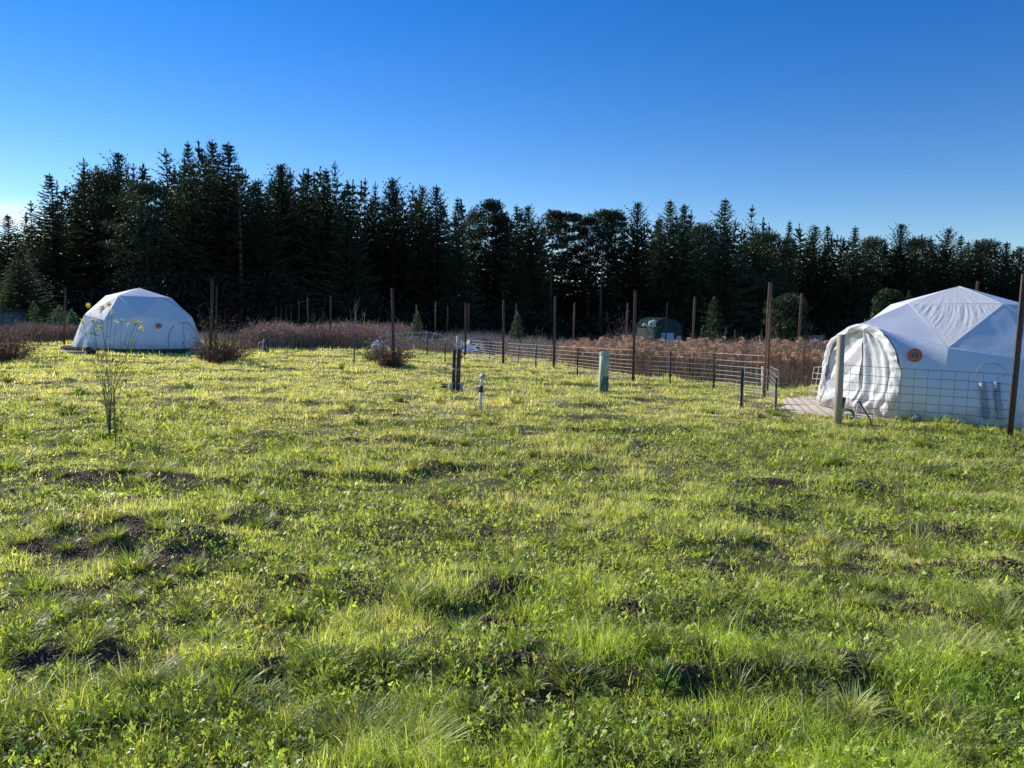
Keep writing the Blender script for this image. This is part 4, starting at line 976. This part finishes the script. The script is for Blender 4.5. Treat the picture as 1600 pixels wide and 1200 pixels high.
for bx, by, tx, ty, m_, lab, wd in POSTS:
    b = G(bx, by); t = ap(tx, ty, b[1]); tpost(b, t, wd, m_, lab, rz=.2); pw[bx] = (b, t)
FARP = [(681, 46, 472, 'rustlight', 'far tall post seen above the fallen hoop frame'), (700, 50, 478, 'rust', 'faint far post left of the tarp heap'), (651, 45, 476, 'rustlight', 'stake rising out of the small sapling by the hoops'), (733, 42, 474, 'rust', 'faint far post just right of the tarp heap post'),
        (807, 40, 474, 'rust', 'far post rising above the yellowish sapling'), (898, 37, 473, 'rustlight', 'pale far post right of the halfway fence post'), (981, 36, 474, 'rustlight', 'pale far post with a small crosspiece left of the utility box post'), (1086, 27, 464, 'rustlight', 'reddish far post left of the spreading spruce sapling'),
        (1253, 25, 458, 'rustlight', 'reddish far post with a small hook, by the rounded young conifer'), (1528, 21, 439, 'rustlight', 'post tip showing behind the right roof of the right dome'), (1043, 48, 473, 'darksteel', 'thin metal flue pole above the green barn roof'),
        (481, 43, 465, 'rust', 'nearest post of the far row behind the cane thicket'), (467, 50, 470, 'rust', 'second post of the far row behind the cane thicket'), (455, 56, 474, 'rust', 'third post of the far row behind the cane thicket'), (447, 56, 477, 'rust', 'fourth post of the far row behind the cane thicket'),
        (439, 56, 478, 'rust', 'fifth post of the far row behind the cane thicket'), (431, 56, 479, 'rust', 'leftmost post of the far row behind the cane thicket'),
        (59, 36, 490, 'darksteel', 'short dark post before the light green bushes, right of the shed'), (40, 38, 489, 'darksteel', 'short dark post at the left edge beside the shed'), (86, 36, 496, 'darksteel', 'short dark post halfway between the shed and the tall left post'),
        (110, 36, 498, 'darksteel', 'short dark post nearly touching the left dome'), (1135, 36, 512, 'rust', 'short stake left of the two behind the spreading sapling'), (1149, 36, 515, 'rust', 'short stake right of the spreading sapling'), (1191, 36, 514, 'rust', 'short stake behind the tall double post')]
far_pts = []
for px_, Y, ty, m_, lab in FARP:
    t = ap(px_, ty, Y); bz = float(H0(t[0], Y)); tpost((t[0]-.02, Y, bz), t, .085 if Y < 50 else .10, m_, lab, 'far fence posts', .1); far_pts.append(t)
STK = [(745, 558, 540, 'darksteel', 'short dark stake, first one in the wire fence right of the tarp heap'), (765, 562, 531, 'darksteel', 'short dark stake, second one right of the tarp heap'), (810, 570, 540, 'darksteel', 'short stake between the reddish post and the small shrub'),
       (837, 576, 540, 'darksteel', 'short stake in front of the small green brown shrub'), (902, 583, 543, 'darksteel', 'short stake midway between the halfway post and the utility box'), (1047, 600, 549, 'darksteel', 'short stake below the green barn'),
       (1077, 597, 553, 'darksteel', 'thin short stake set back under the reddish far post'), (1115, 608, 552, 'darksteel', 'short stake below the spreading sapling'), (695, 570, 536, 'rust', 'thin bare stake right of the compact reddish bush'), (553, 570, 535, 'rust', 'thin sapling stake left of the compact reddish bush'),
       (667, 557, 530, 'darksteel', 'short thin stake under the fallen hoop frame'), (1159, 641, 578, 'darksteel', 'thick dark stake at the left end of the short gate panel'), (1212, 645, 590, 'rust', 'dark rusty stake at the right end of the short gate panel')]
for bx, by, ty, m_, lab in STK:
    b = G(bx, by); t = ap(bx+1, ty, b[1]); tpost(b, t, .036 if bx != 1159 else .06, m_, lab, 'short fence stakes', .1, name='fence_stake', cat='stake'); pw[bx] = (b, t)
def woodpost(name, b, t, sx, sy, m_, lab, rz=.2, par=None):
    mb = MB(); b = np.array(b); t = np.array(t); ax = unit(t-b); e1 = unit(np.cross([0, 1, 0], ax)); A = np.stack([e1, np.cross(ax, e1), ax]); h = np.linalg.norm(t-b)
    mb.box(b-ax*.05+ax*(h+.1)/2, (sx, sy, h+.1), rz, .97, A); mb.box(t+ax*.005, (sx*.9, sy*.9, .02), rz, .8, A)
    o = mb.build(name, MT[m_], par)
    if par is None: o.data.transform(Matrix.Translation(-Vector(b))); o.location = tuple(b); tag(o, lab, 'post')
    return o
b = G(1193, 617); woodpost('wooden_post', b, ap(1193, 576, b[1]), .07, .07, 'woodgrey', 'short pale wooden post in front of the tall double post')
b = G(1309, 663); woodpost('wooden_post', b, ap(1314, 528, b[1]), .085, .085, 'woodgrey', 'tall weathered wooden post in front of the right dome doorway', .5); WP = b
b2 = G(1315, 659)+[.04, .25, 0]; woodpost('wooden_post', b2, ap(1316, 625, b2[1]), .09, .07, 'wooddark', 'short dark wooden stub behind the weathered doorway post', .5)

# ------------------------------------------------------------------ wire panels
def panel(p0, p1, h0, h1, rows, dv_, r, lab, lean=(0, 0), m_='wire', name='mesh_fence', vk=.8, grp='welded wire fence panels'):
    """p0,p1 ground ends; h0,h1 top heights; rows = fractions of height"""
    p0 = np.array(p0, float); p1 = np.array(p1, float); o = empty(name, (p0+p1)/2, lab, 'fence', grp)
    Ln = np.linalg.norm((p1-p0)[:2]); k = max(2, int(Ln/.6)); t = np.linspace(0, 1, k+1)
    mb = MB(); ln3 = np.array([lean[0], lean[1], 0])
    sag = np.random.default_rng(int(abs(p0[0]*97))).normal(0, .006, (len(rows), k+1))
    for i, f in enumerate(rows):
        P = p0*(1-t)[:, None]+p1*t[:, None]; hh = h0*(1-t)+h1*t; P = P+ln3*f; P[:, 2] += hh*f+sag[i]
        mb.tube(P, r, 5, False)
    mb.build('horizontal_wires', MT[m_], o, True)
    mb = MB(); nv = max(2, int(round(Ln/dv_)))
    for j in range(nv+1):
        t_ = j/nv; b_ = p0*(1-t_)+p1*t_; h_ = h0*(1-t_)+h1*t_; off = np.array([0, r*1.5, 0])
        mb.tube([b_+[0, 0, -.02]+off, b_+ln3+[0, 0, h_]+off], r*vk, 4, False)
    mb.build('vertical_wires', MT[m_], o, True)
    return o
ROWS = [.04, .12, .21, .31, .42, .54, .68, .83, 1.0]
def hgt(px, pyt, Y, bz): return ap(px, pyt, Y)[2]-bz
line = [(728, 531), (786, 536), (865, 541), (989, 547), (1115, 552), (1194, 557)]
labs = ['wire panel from the tarp heap post to the first reddish fence post', 'wire panel between the reddish post and the greyish halfway post', 'wire panel behind the green utility box', 'wire panel in front of the dried flowers, below the green barn', 'last wire panel before the sunlit double post']
keyp = [727, 786, 865, 989, 1115, 1194]
for i in range(5):
    b0, b1 = pw[keyp[i]][0], pw[keyp[i+1]][0]; off = np.array([0, .05, 0])
    panel(b0+off, b1+off, hgt(line[i][0], line[i][1], b0[1], b0[2]), hgt(line[i+1][0], line[i+1][1], b1[1], b1[2]), ROWS, .26, .0046, labs[i], vk=.42)
b0, b1 = pw[1159][0], pw[1212][0]; bb = G(1197, 616)
panel(bb+[.05, 0, 0], b1, hgt(1197, 571, bb[1], bb[2])*.98, hgt(1212, 578, b1[1], b1[2]), ROWS, .3, .0045, 'wire panel returning from the double post towards the camera', vk=.3)
panel(b0+[0, -.05, 0], b1+[0, -.05, 0], hgt(1159, 573, b0[1], b0[2]), hgt(1212, 579, b1[1], b1[2]), ROWS, .2, .0045, 'short wire gate panel between the two dark stakes')
g0, g1 = gp(1264, 620), gp(1283, 626); panel(g0, g1+[.05, 0, 0], .66, .72, [.02, .2, .4, .6, .8, 1.0], .22, .0085, 'narrow wire panel leaning beside the right dome doorway', (.12, .1))
g0, g1 = G(1236, 655), pw[1578][0]
e0, e1 = WP+np.array([-.02, .06, 0]), pw[1578][0]+np.array([0, .06, 0])
RN = list(np.linspace(.02, 1, 8))
panel(e0, e1, hgt(1312, 570, e0[1], e0[2]), hgt(1582, 586, e1[1], e1[2]), RN, .185, .0034, 'near wire panel in front of the right dome, left of the thick rusty post', m_='darksteel')
e2 = e1+(e1-e0)*1.0+[0, -.2, 0]; e2[2] = hz(e2[0], e2[1])
panel(e1, e2, .86, .86, RN, .185, .0042, 'near wire panel running out of the photo right of the thick rusty post')
# single strands along the post tops
def strand(pts, lab, r=.002):
    P = []
    for a, b in zip(pts[:-1], pts[1:]):
        for t in np.linspace(0, 1, 9)[:-1]: P.append(np.array(a)*(1-t)+np.array(b)*t-[0, 0, .06*4*t*(1-t)])
    P.append(np.array(pts[-1])); mb = MB(); mb.tube(P, r, 4, False); o = mb.build('wire_strand', MT['darksteel']); tag(o, lab, 'wire')
strand([far_pts[0]-[0, 0, .1], far_pts[11]-[0, 0, .1]]+[far_pts[k]-[0, 0, .1] for k in (12, 13, 14, 15, 16)], 'thin wire strung between the far posts above the cane thicket', .0035)

# ------------------------------------------------------------------ things in the field
# standpipe
b = G(751, 638); r = empty('water_standpipe', b, 'white upright water pipe with a tap on top, right of the double plank post', 'standpipe'); h = ap(751, 590, b[1])[2]-b[2]
mb = MB(); mb.tube([b-[0, 0, .05], b+[0, 0, h*.62]], .027, 14); mb.tube([b+[0, 0, h*.60], b+[0, 0, h*.97]], .021, 14); mb.build('pipe', MT['pvc'], r, True)
mb = MB(); mb.tube([b+[0, 0, h*.52], b+[0, 0, h*.55], b+[0, 0, h*.70], b+[0, 0, h*.73]], [.03, .038, .038, .028], 12); mb.tube([b+[-.01, -.03, h*.72], b+[.05, -.035, h*.74]], .009, 6); mb.build('coupling', MT['blackpl'], r, True)
mb = MB(); t = b+[0, 0, h*.97]; mb.tube([t-[0, 0, .01], t+[0, 0, .03], t+[.02, 0, .05], t+[.055, 0, .045], t+[.075, 0, .01], t+[.08, 0, -.03]], [.027, .03, .03, .026, .022, .02], 12); mb.build('elbow', MT['pvc'], r, True)
mb = MB(); mb.tube([t+[.03, -.02, .05], t+[.03, -.045, .055]], .009, 8); mb.tube([t+[.03, -.05, .02], t+[.03, -.05, .09]], [.016, .016], 8); mb.build('tap', MT['brass'], r, True)
# double plank post with tap and hose
b = G(712, 612); r = empty('plank_post', b, 'dark post of two planks with taps at its foot, left of the standpipe', 'post')
h = ap(712, 549, b[1])[2]-b[2]
woodpost('front_plank', b+[.04, 0, 0], b+[.055, 0, h], .085, .045, 'wooddark', '', .3, r); woodpost('back_plank', b+[-.055, .07, 0], b+[-.05, .07, h*.98], .07, .04, 'wooddark', '', .3, r)
mb = MB(); mb.box(b+[.0, .02, h*.56], (.19, .12, .025), .2); mb.build('cross_batten', MT['woodgrey'], r)
for sx in (-.10, .125):
    mb = MB(); mb.tube([b+[sx, -.03, .0], b+[sx, -.03, .1], b+[sx, -.03, .16], b+[sx, -.03, .17]], [.02, .036, .034, .015], 12); mb.tube([b+[sx*.4, -.03, .17], b+[sx, -.03, .18], b+[sx*1.3, -.04, .14]], .016, 8); mb.build('tap_body', MT['bluish'], r, True)
mb = MB(); P = [b+[-.24+.075*cos(a), -.05+.10*sin(a), .045+.05*abs(sin(a*.37))+.004*a] for a in np.linspace(0, 15, 70)]; mb.tube(P, .011, 6)
o = mb.build('coiled_hose', MT['blackpl'], None, True); tag(o, 'small coil of black hose on the grass left of the double plank post', 'hose')
# utility pedestal
b = G(942, 618); r = empty('utility_pedestal', b, 'pale green upright utility box standing on a patch of bare soil', 'utility box', rz=0); h = ap(942, 553, b[1])[2]-b[2]
rz_ = .12; mb = MB(); mb.box(b+[0, 0, h*.5-.03], (.175, .16, h+.06), rz_, .97); mb.build('body', MT['greenbox'], r)
mb = MB(); mb.box(b+[0, 0, h-.005], (.180, .165, .05), rz_); mb.box(b+[0, 0, h+.036], (.176, .16, .012), rz_, .95); mb.build('cap', MT['greenbox'], r)
fx, fy = -sin(rz_)*-1, -cos(rz_); ex = np.array([cos(rz_), sin(rz_), 0]); ey = np.array([sin(rz_), -cos(rz_), 0])
mb = MB(); mb.box(b+ey*.090+ex*.008+[0, 0, h*.24], (.165, .012, h*.46), rz_); mb.build('lower_panel', MT['greendark'], r)
mb = MB(); mb.box(b+ey*.089+[0, 0, h*.74], (.16, .008, h*.4), rz_); mb.tube([b+ey*.09+[0, 0, h*.53], b+ey*.108+[0, 0, h*.53]], .012, 8); mb.build('upper_panel', MT['greenbox'], r)
# white hydrant by the cane thicket
b = G(411, 551); r = empty('garden_tap', b, 'small white garden tap with dark hose in front of the cane thicket', 'tap')
mb = MB(); mb.tube([b, b+[0, 0, .42], b+[.04, 0, .48], b+[.10, 0, .46]], .028, 8); mb.build('pipe', MT['pvc'], r, True)
mb = MB(); mb.box(b+[.12, .02, .25], (.16, .12, .5), .2); mb.build('post', MT['wooddark'], r)
mb = MB(); mb.tube([b+[.1, -.05, .44], b+[-.12, -.08, .36], b+[-.22, -.1, .02]], .016, 6); mb.tube([b+[.1, -.05, .3], b+[.2, -.08, .1], b+[.05, -.1, .02]], .016, 6); mb.build('hose', MT['pvc'], r, True)
b = G(140, 556)+[0, -.1, 0]; r = empty('garden_tap', b, 'white bent water pipe with dark valve in front of the left dome', 'tap')
mb = MB(); mb.tube([b, b+[0, 0, .32]], .03, 8); mb.tube([b+[0, 0, .3], b+[0, 0, .40], b+[.04, 0, .44], b+[.12, 0, .43]], .028, 8); mb.build('pipe', MT['pvc'], r, True)
mb = MB(); mb.box(b+[.05, 0, .16], (.13, .1, .26), .2); mb.box(b+[.16, .05, .1], (.1, .1, .2), .1); mb.build('valve', MT['blackpl'], r)
# bent black hose stand and block in front of right dome
b = G(1340, 668); r = empty('hose_stand', b, 'thin bent stand with a black hose before the right dome doorway', 'hose stand')
tp = ap(1341, 627, b[1]); mb = MB(); mb.tube([ap(1334, 670, b[1])-[0, 0, .03], ap(1338, 645, b[1]), tp], .0075, 6); mb.build('stake', MT['wire'], r, True)
mb = MB(); mb.tube([tp+[-.02, 0, -.02], tp+[.02, 0, .0], ap(1351, 642, b[1]), ap(1360, 655, b[1]), ap(1362, 671, b[1])], .012, 8); mb.build('hose', MT['blackpl'], r, True)
mb = MB(); P = [ap(1324, 648, 12.1)+[.09*cos(a), .05*sin(a*.7), .09*sin(a)] for a in np.linspace(0, 12, 50)]; mb.tube(P, .016, 6); o = mb.build('hose_coil', MT['tarpblue'], None, True); tag(o, 'dull blue grey coil of hose beside the dark wooden stub', 'hose')
b = G(1432, 660); mb = MB(); s_ = 1
for dx in (-.075, .0, .075): mb.box(b+[dx, 0, .06], (.03, .16, .16), 0)
mb.box(b+[0, -.07, .06], (.18, .025, .155), 0); mb.box(b+[0, .07, .06], (.18, .025, .155), 0)
o = mb.build('concrete_block', MT['block']); tag(o, 'grey hollow concrete block at the foot of the right dome wall', 'block')

# fallen hoop frame and tarp heap
hf = empty('collapsed_hoop_frame', gp(645, 546), 'collapsed greenhouse frame of white bent pipes lying in the brush left of centre', 'frame')
Yh = 31.5
MT['hoop'] = mat('weathered_pipe', (.52, .53, .52), .6, rgb2=(.36, .36, .35), nscale=5)
def pipe(pts, nm='hoop', r=.016, par=hf, m_='hoop'):
    P = np.array([ap(a, c, Yh+d_) for a, c, d_ in pts]); P = resample(P, 22)
    for k in range(1): P[1:-1] = (P[:-2]+2*P[1:-1]+P[2:])/4
    mb = MB(); mb.tube(P, r, 7); mb.build(nm, MT[m_], par, True)
pipe([(583, 538, 0), (592, 526, 0), (612, 522, .3), (626, 523, .5), (640, 518, .6), (655, 521, .7), (672, 519, .8), (690, 523, .8), (705, 533, .5), (716, 541, 0)], r=.02)
pipe([(586, 543, -.8), (600, 533, -.6), (625, 528, -.4), (655, 526, 0), (690, 534, .6), (725, 541, 1.0)])
pipe([(640, 545, -.3), (645, 520, 0), (651, 543, -.3)], 'upright_hoop'); pipe([(619, 534, 0), (620, 521, 0), (628, 540, 0)], 'upright_hoop'); pipe([(674, 535, 0), (679, 519, 0), (683, 525, 0)], 'upright_hoop')
pipe([(664, 531, .4), (667, 517, .3)], 'upright_hoop'); pipe([(583, 540, -.5), (610, 543, -.5)], 'bottom_rail', .04); pipe([(640, 537, .4), (655, 545, -.3)], 'bottom_rail', .03)
MT['stick'] = mat('pale_stick', (.42, .37, .30), .8, rgb2=(.25, .2, .16), nscale=9)
mb = MB(); rs_ = np.random.default_rng(77)
for i in range(110):
    q = ap(rs_.uniform(582, 722), rs_.uniform(530, 548), Yh+rs_.uniform(-1.2, 1.0)); e = q+rs_.normal(0, 1, 3)*[.45, .3, .14]; q[2] = max(q[2], .02); e[2] = max(e[2], .02)
    mb.tube([q, (q+e)/2+rs_.normal(0, .03, 3), e], [.014, .012, .006], 5)
o = mb.build('brush_pile', MT['stick']); tag(o, 'loose pale sticks and debris heaped around the fallen hoop frame', 'brush pile', kind='stuff')
# sheet remains
def cloth(nm, corners, m_, par, amp=.12, n_=22, seed=1):
    c = [np.array(q, float) for q in corners]; s_ = np.linspace(0, 1, n_)
    V = np.array([[(c[0]*(1-a)+c[1]*a)*(1-b)+(c[3]*(1-a)+c[2]*a)*b for a in s_] for b in s_]); r_ = np.random.default_rng(seed)
    e = (vn(V[..., 0]*3, V[..., 1]*3+V[..., 2]*4, seed)-.5)*amp+(vn(V[..., 0]*8, V[..., 1]*8+V[..., 2]*8, seed+1)-.5)*amp*.4
    V[..., 2] += e; V[..., 1] += e*1.3; V = V.reshape(-1, 3)-np.array(par.location)
    return fmesh(nm, V, None, MT[m_], None, par, True, grid_q(n_, n_))
cloth('torn_sheet', [ap(580, 545, Yh-.8), ap(596, 545, Yh-.8), ap(592, 534, Yh), ap(580, 537, Yh)], 'pvc', hf, .2, seed=2)
cloth('torn_sheet', [ap(640, 546, Yh-.8), ap(656, 546, Yh-.8), ap(652, 538, Yh), ap(640, 537, Yh)], 'pvc', hf, .2, seed=3)
th = empty('tarp_heap', gp(750, 553), 'low heap of dark tarp with pale poles lying over it, behind the tall post', 'tarp heap')
Yh = 31
n_ = 30; s_ = np.linspace(0, 1, n_); c0 = ap(710, 552, Yh); c1 = ap(784, 553, Yh-1)
V = np.array([[c0*(1-a)+c1*a+[0, 2.2*b, 0]+np.array([0, 0, (.62*sin(pi*b)*sin(pi*min(1, a*1.02))**.6+.18*(vnf(a*6, b*5, 3)-.5))]) for a in s_] for b in s_]); V[..., 2] = np.maximum(V[..., 2], -.02)
fmesh('tarp', V.reshape(-1, 3)-np.array(th.location), None, MT['tarp'], None, th, True, grid_q(n_, n_))
for pts in ([(712, 541, 0), (735, 529, .4), (760, 530, .4), (782, 538, .2)], [(716, 545, -.2), (745, 536, .2), (784, 543, 0)], [(720, 548, -.4), (750, 541, 0), (784, 548, -.2)], [(722, 551, -.6), (760, 546, -.3), (783, 551, -.4)], [(745, 530, .4), (747, 552, -.6)], [(765, 531, .4), (764, 552, -.6)]):
    pipe(pts, 'pole', .026, th)
cloth('pale_sheet', [ap(722, 549, Yh-.8), ap(748, 549, Yh-.8), ap(742, 541, Yh-.1), ap(724, 542, Yh-.1)], 'bluish', th, .15, seed=4)
for px_, py_, py2, lab in ((715, 541, 525, 'pale upright pipe stub at the left end of the tarp heap'), (722, 541, 532, 'shorter pale pipe stub beside the tarp heap')):
    b = gp(px_, 553); mb = MB(); mb.tube([(b[0], b[1], 0), ap(px_, py2, b[1])], .05, 8); o = mb.build('pipe_stub', MT['sap'], None, True); tag(o, lab, 'pipe')

# green arched barn beyond the thicket
Yb = 60; bc = ap(1044, 520, Yb); gz = float(H0(bc[0], Yb)); bn = empty('green_barn', (bc[0], Yb, gz), 'small dark green barn with an arched roof and pale door beyond the thicket', 'barn')
hw = 22*Yb/F_PX; topz = ap(1044, 497.5, Yb)[2]-gz; wall_h = topz*.72; ln = 2.4; yaw = .45
def bl_(u, v, z): return np.array([u*cos(yaw*.0)-v*sin(yaw), v*cos(yaw), z])
prof = [(-hw, 0), (-hw, wall_h)]+[(-hw*cos(a), wall_h+(topz-wall_h)*sin(a)) for a in np.linspace(.15, pi-.15, 14)]+[(hw, wall_h), (hw, 0)]
V = [bl_(0, 0, topz*.4)]+[bl_(u, 0, z) for u, z in prof]; m_ = len(prof)
fmesh('front_wall', V, [(0, i, i+1) for i in range(1, m_)]+[(0, m_, 1)], MT['barngreen'], None, bn)
roofp = [(u*1.06, z+.06) for u, z in prof[1:-1]]; V = []
for v in (-.15, ln): V += [bl_(u, v, z) for u, z in roofp]
k = len(roofp); fmesh('roof', V, None, MT['roofmetal'], None, bn, True, [(i, i+1, k+i+1, k+i) for i in range(k-1)])
for u in (-hw, hw):
    V = []
    for v in (0.02, ln): V += [bl_(u, v, 0), bl_(u, v, wall_h)]
    fmesh('side_wall', V, None, MT['barngreen'], None, bn, False, [(0, 1, 3, 2)])
mb = MB(); dz = ap(1043, 520, Yb)[2]-gz
u0 = (1043-1044)*Yb/F_PX
mb.box(np.array([u0, -.05, dz/2])+np.array(bn.location), (19.5*Yb/F_PX, .06, dz)); mb.build('garage_door', MT['doorwhite'], bn)
mb = MB(); mb.box(np.array([(1060.5-1044)*Yb/F_PX, -.05, (ap(1060, 526, Yb)[2]-gz)-.15])+np.array(bn.location), (.34, .05, .42)); mb.build('window', MT['doorwhite'], bn)
mb = MB()  # white blobs modelled as glints on the shiny roof side
for a, c, s1_ in ((1007, 509, .22), (1018, 506, .33), (1022, 503, .2), (1014, 511, .2), (1020, 510, .25)):
    q = ap(a, c, Yb-.6); mb.tube([q-[s1_*.8, 0, 0], q-[s1_*.3, 0, -.03], q+[s1_*.5, 0, .05], q+[s1_, 0, 0]], [.05, s1_*.7, s1_*.6, .04], 7)
o = mb.build('roof_glints', MT['sap'], None, True); tag(o, 'white blobs standing for glints on the left roof side of the green barn', 'tarp')
# container far right behind thicket
q = ap(1268, 534, 34); mb = MB(); mb.box((q[0], 34, (q[2]+.15)/2), (.8, .6, q[2]+.35), .2); mb.box((q[0], 34, q[2]+.27), (.86, .66, .05), .2)
o = mb.build('water_tank', MT['tarpblue']); tag(o, 'dull blue tank showing above the dried flowers left of the right dome', 'tank')
MT['shedwall'] = mat('shed_wall', (.09, .13, .16), .8, rgb2=(.06, .09, .11), nscale=3)
# shed on the left edge
q = ap(17, 492, 44); sh = empty('garden_shed', (q[0], 44, 0), 'small grey blue shed at the far left edge of the photo', 'shed')
zt = ap(17, 486, 44)[2]; mb = MB(); mb.box((q[0], 44, zt/2), (1.0, 1.2, zt)); mb.build('wall', MT['shedwall'], sh)
mb = MB(); mb.box((q[0], 44, zt+.04), (1.3, 1.5, .07)); mb.build('roof', MT['roofmetal'], sh)
mb = MB(); mb.box((q[0]+.2, 43.38, zt*.42), (.4, .04, zt*.8)); mb.build('door', MT['greendark'], sh)

# ------------------------------------------------------------------ weeds
def weed(name, px, pyb, tips, lab, flowers=None, cat='plant', r0=.009, seed=1, c=(.1, .12, .06), leaves=60, lpos=None, fs=.03, lcol=(.13, .2, .04), lsz=.03):
    b = G(px, pyb); r_ = np.random.default_rng(seed); r = empty(name, b, lab, cat); mb = MB(); segs = []
    for (tx, ty) in tips:
        t = ap(tx, ty, b[1]+r_.normal(0, .10)); fork = r_.uniform(.3, .62)
        m_ = b+(t-b)*fork; m_[0] = b[0]+(t[0]-b[0])*fork*.05; m_ = m_+r_.normal(0, .003, 3)
        P = resample([b, m_, m_+(t-m_)*.5+r_.normal(0, .02, 3), t], 10); mb.tube(P, np.linspace(r0*.55, r0*.22, 10), 5); segs.append(P)
        for k in range(3):
            q = P[r_.integers(3, 9)]; e = q+np.array([r_.normal(0, .09), r_.normal(0, .09), r_.uniform(.03, .14)]); mb.tube([q, (q+e)/2+[0, 0, -.01], e], [r0*.4, r0*.3, r0*.15], 4)
    mb.build('stem', mat(name+'_stem', c, .7, rgb2=tuple(v*1.6 for v in c), nscale=20), r, True)
    if leaves:
        S_ = Stuff(); i = r_.integers(0, len(segs), leaves); q = np.array([segs[a][r_.integers(1, 9)] for a in i]); q = q+r_.normal(0, .025, q.shape)
        u = unit(r_.normal(size=q.shape)+[0, 0, .3]); v = unit(np.cross(u, r_.normal(size=q.shape))); l_ = r_.uniform(.4, 1.4, (leaves, 1))*lsz
        S_.quads(q, u*l_, v*l_*.35, np.array(lcol)*r_.uniform(.6, 1.4, (leaves, 1))); S_.build('leaves', MT['grass'], r, b)
    if flowers:
        for fx_, fy_ in flowers:
            q = ap(fx_, fy_, b[1]+r_.normal(0, .08)); S_ = Stuff(); k = 7; a = np.linspace(0, 2*pi, k, endpoint=False)+r_.random()
            nn = unit(r_.normal(size=3)*.5+[0, -.3, 1]); e1 = unit(np.cross(nn, [1, .2, 0])); e2 = np.cross(nn, e1); u = np.cos(a)[:, None]*e1+np.sin(a)[:, None]*e2; v = np.cross(nn, u)
            S_.quads(q+u*fs*.55+nn*.012, (u+nn*.5)*fs*.55, v*fs*.3, np.array([.85, .72, .05])*r_.uniform(.8, 1.1, (k, 1)))
            S_.quads(q+u*fs*.45-nn*.012, (u-nn*.2)*fs*.5, v*fs*.28, np.array([.8, .66, .05])*r_.uniform(.8, 1.1, (k, 1)))
            S_.build('flower', MT['petal'], r, b)
            P = min((sg[-1] for sg in segs), key=lambda e: np.linalg.norm(e-q)); mbs = MB(); mbs.tube([P+(q-P)*-.3-[0, 0, .03], (P+q)/2-[0, 0, .01], q], .0025, 4); mbs.build('flower_stalk', MT['twig2'], r, True)
    return r
MT['twig2'] = mat('green_stalk', (.12, .17, .05), .7, rgb2=(.16, .2, .07), nscale=20)
fz = [(243, 240), (365, 290), (385, 265), (450, 228), (475, 300), (483, 322), (280, 388), (305, 370), (185, 395), (370, 430), (330, 460), (365, 465), (522, 400), (573, 390), (637, 430), (718, 402), (763, 412), (775, 465)]
fl_ = [(100+a/6.4, 440+c/6.4) for a, c in fz]
weed('mustard_plant', 172, 692, [(138, 478), (158, 484), (171, 477), (146, 500), (130, 503), (158, 508), (181, 503), (190, 502), (175, 490), (164, 520), (140, 560), (195, 590), (128, 585)], 'tall spindly wild mustard with yellow flowers in front of the left dome', fl_[:14], seed=3, leaves=70, r0=.0075)
weed('mustard_plant', 181, 700, [(212, 503), (219, 505), (222, 513), (205, 520), (196, 530), (212, 560), (222, 600)], 'shorter wild mustard stem, right of the tallest flowering one', fl_[14:], seed=4, leaves=60, r0=.006)
weed('weed_stalk', 180, 690, [(196, 640), (205, 620), (190, 655), (170, 640)], 'low leafy weed at the foot of the flowering mustard', seed=5, leaves=60, r0=.004, lcol=(.10, .16, .04))
weed('weed_stalk', 247, 722, [(240, 668), (252, 650), (262, 682), (232, 690)], 'thin brown weed right of the flowering mustard', seed=6, leaves=30, r0=.005, c=(.09, .07, .05))
weed('weed_stalk', 2, 690, [(14, 660), (20, 668), (6, 650), (-6, 655)], 'small yellow leaved weed at the left photo edge', seed=7, leaves=46, r0=.006, lcol=(.4, .38, .05), lsz=.035)
weed('dry_weed', 1378, 798, [(1358, 742), (1372, 735), (1366, 758), (1384, 745)], 'left clump of thin dry stems standing in the right foreground grass', seed=8, leaves=20, r0=.0045, c=(.12, .075, .06), lcol=(.15, .09, .06), lsz=.015)
weed('dry_weed', 1408, 800, [(1412, 710), (1409, 722), (1404, 745), (1418, 760), (1398, 770)], 'right taller clump of thin dry stems in the right foreground grass', seed=9, leaves=26, r0=.0045, c=(.12, .075, .06), lcol=(.15, .09, .06), lsz=.015)
weed('dry_weed', 690, 790, [(668, 768), (680, 770), (700, 775), (715, 772)], 'small withered grey weed in the middle of the lawn', seed=10, leaves=50, r0=.004, c=(.12, .1, .08), lcol=(.14, .12, .09), lsz=.02)
weed('dry_weed', 815, 925, [(800, 908), (822, 905), (835, 915), (790, 915)], 'little withered plant with red brown leaves in the near lawn', seed=11, leaves=46, r0=.003, c=(.15, .1, .08), lcol=(.2, .12, .09), lsz=.016)
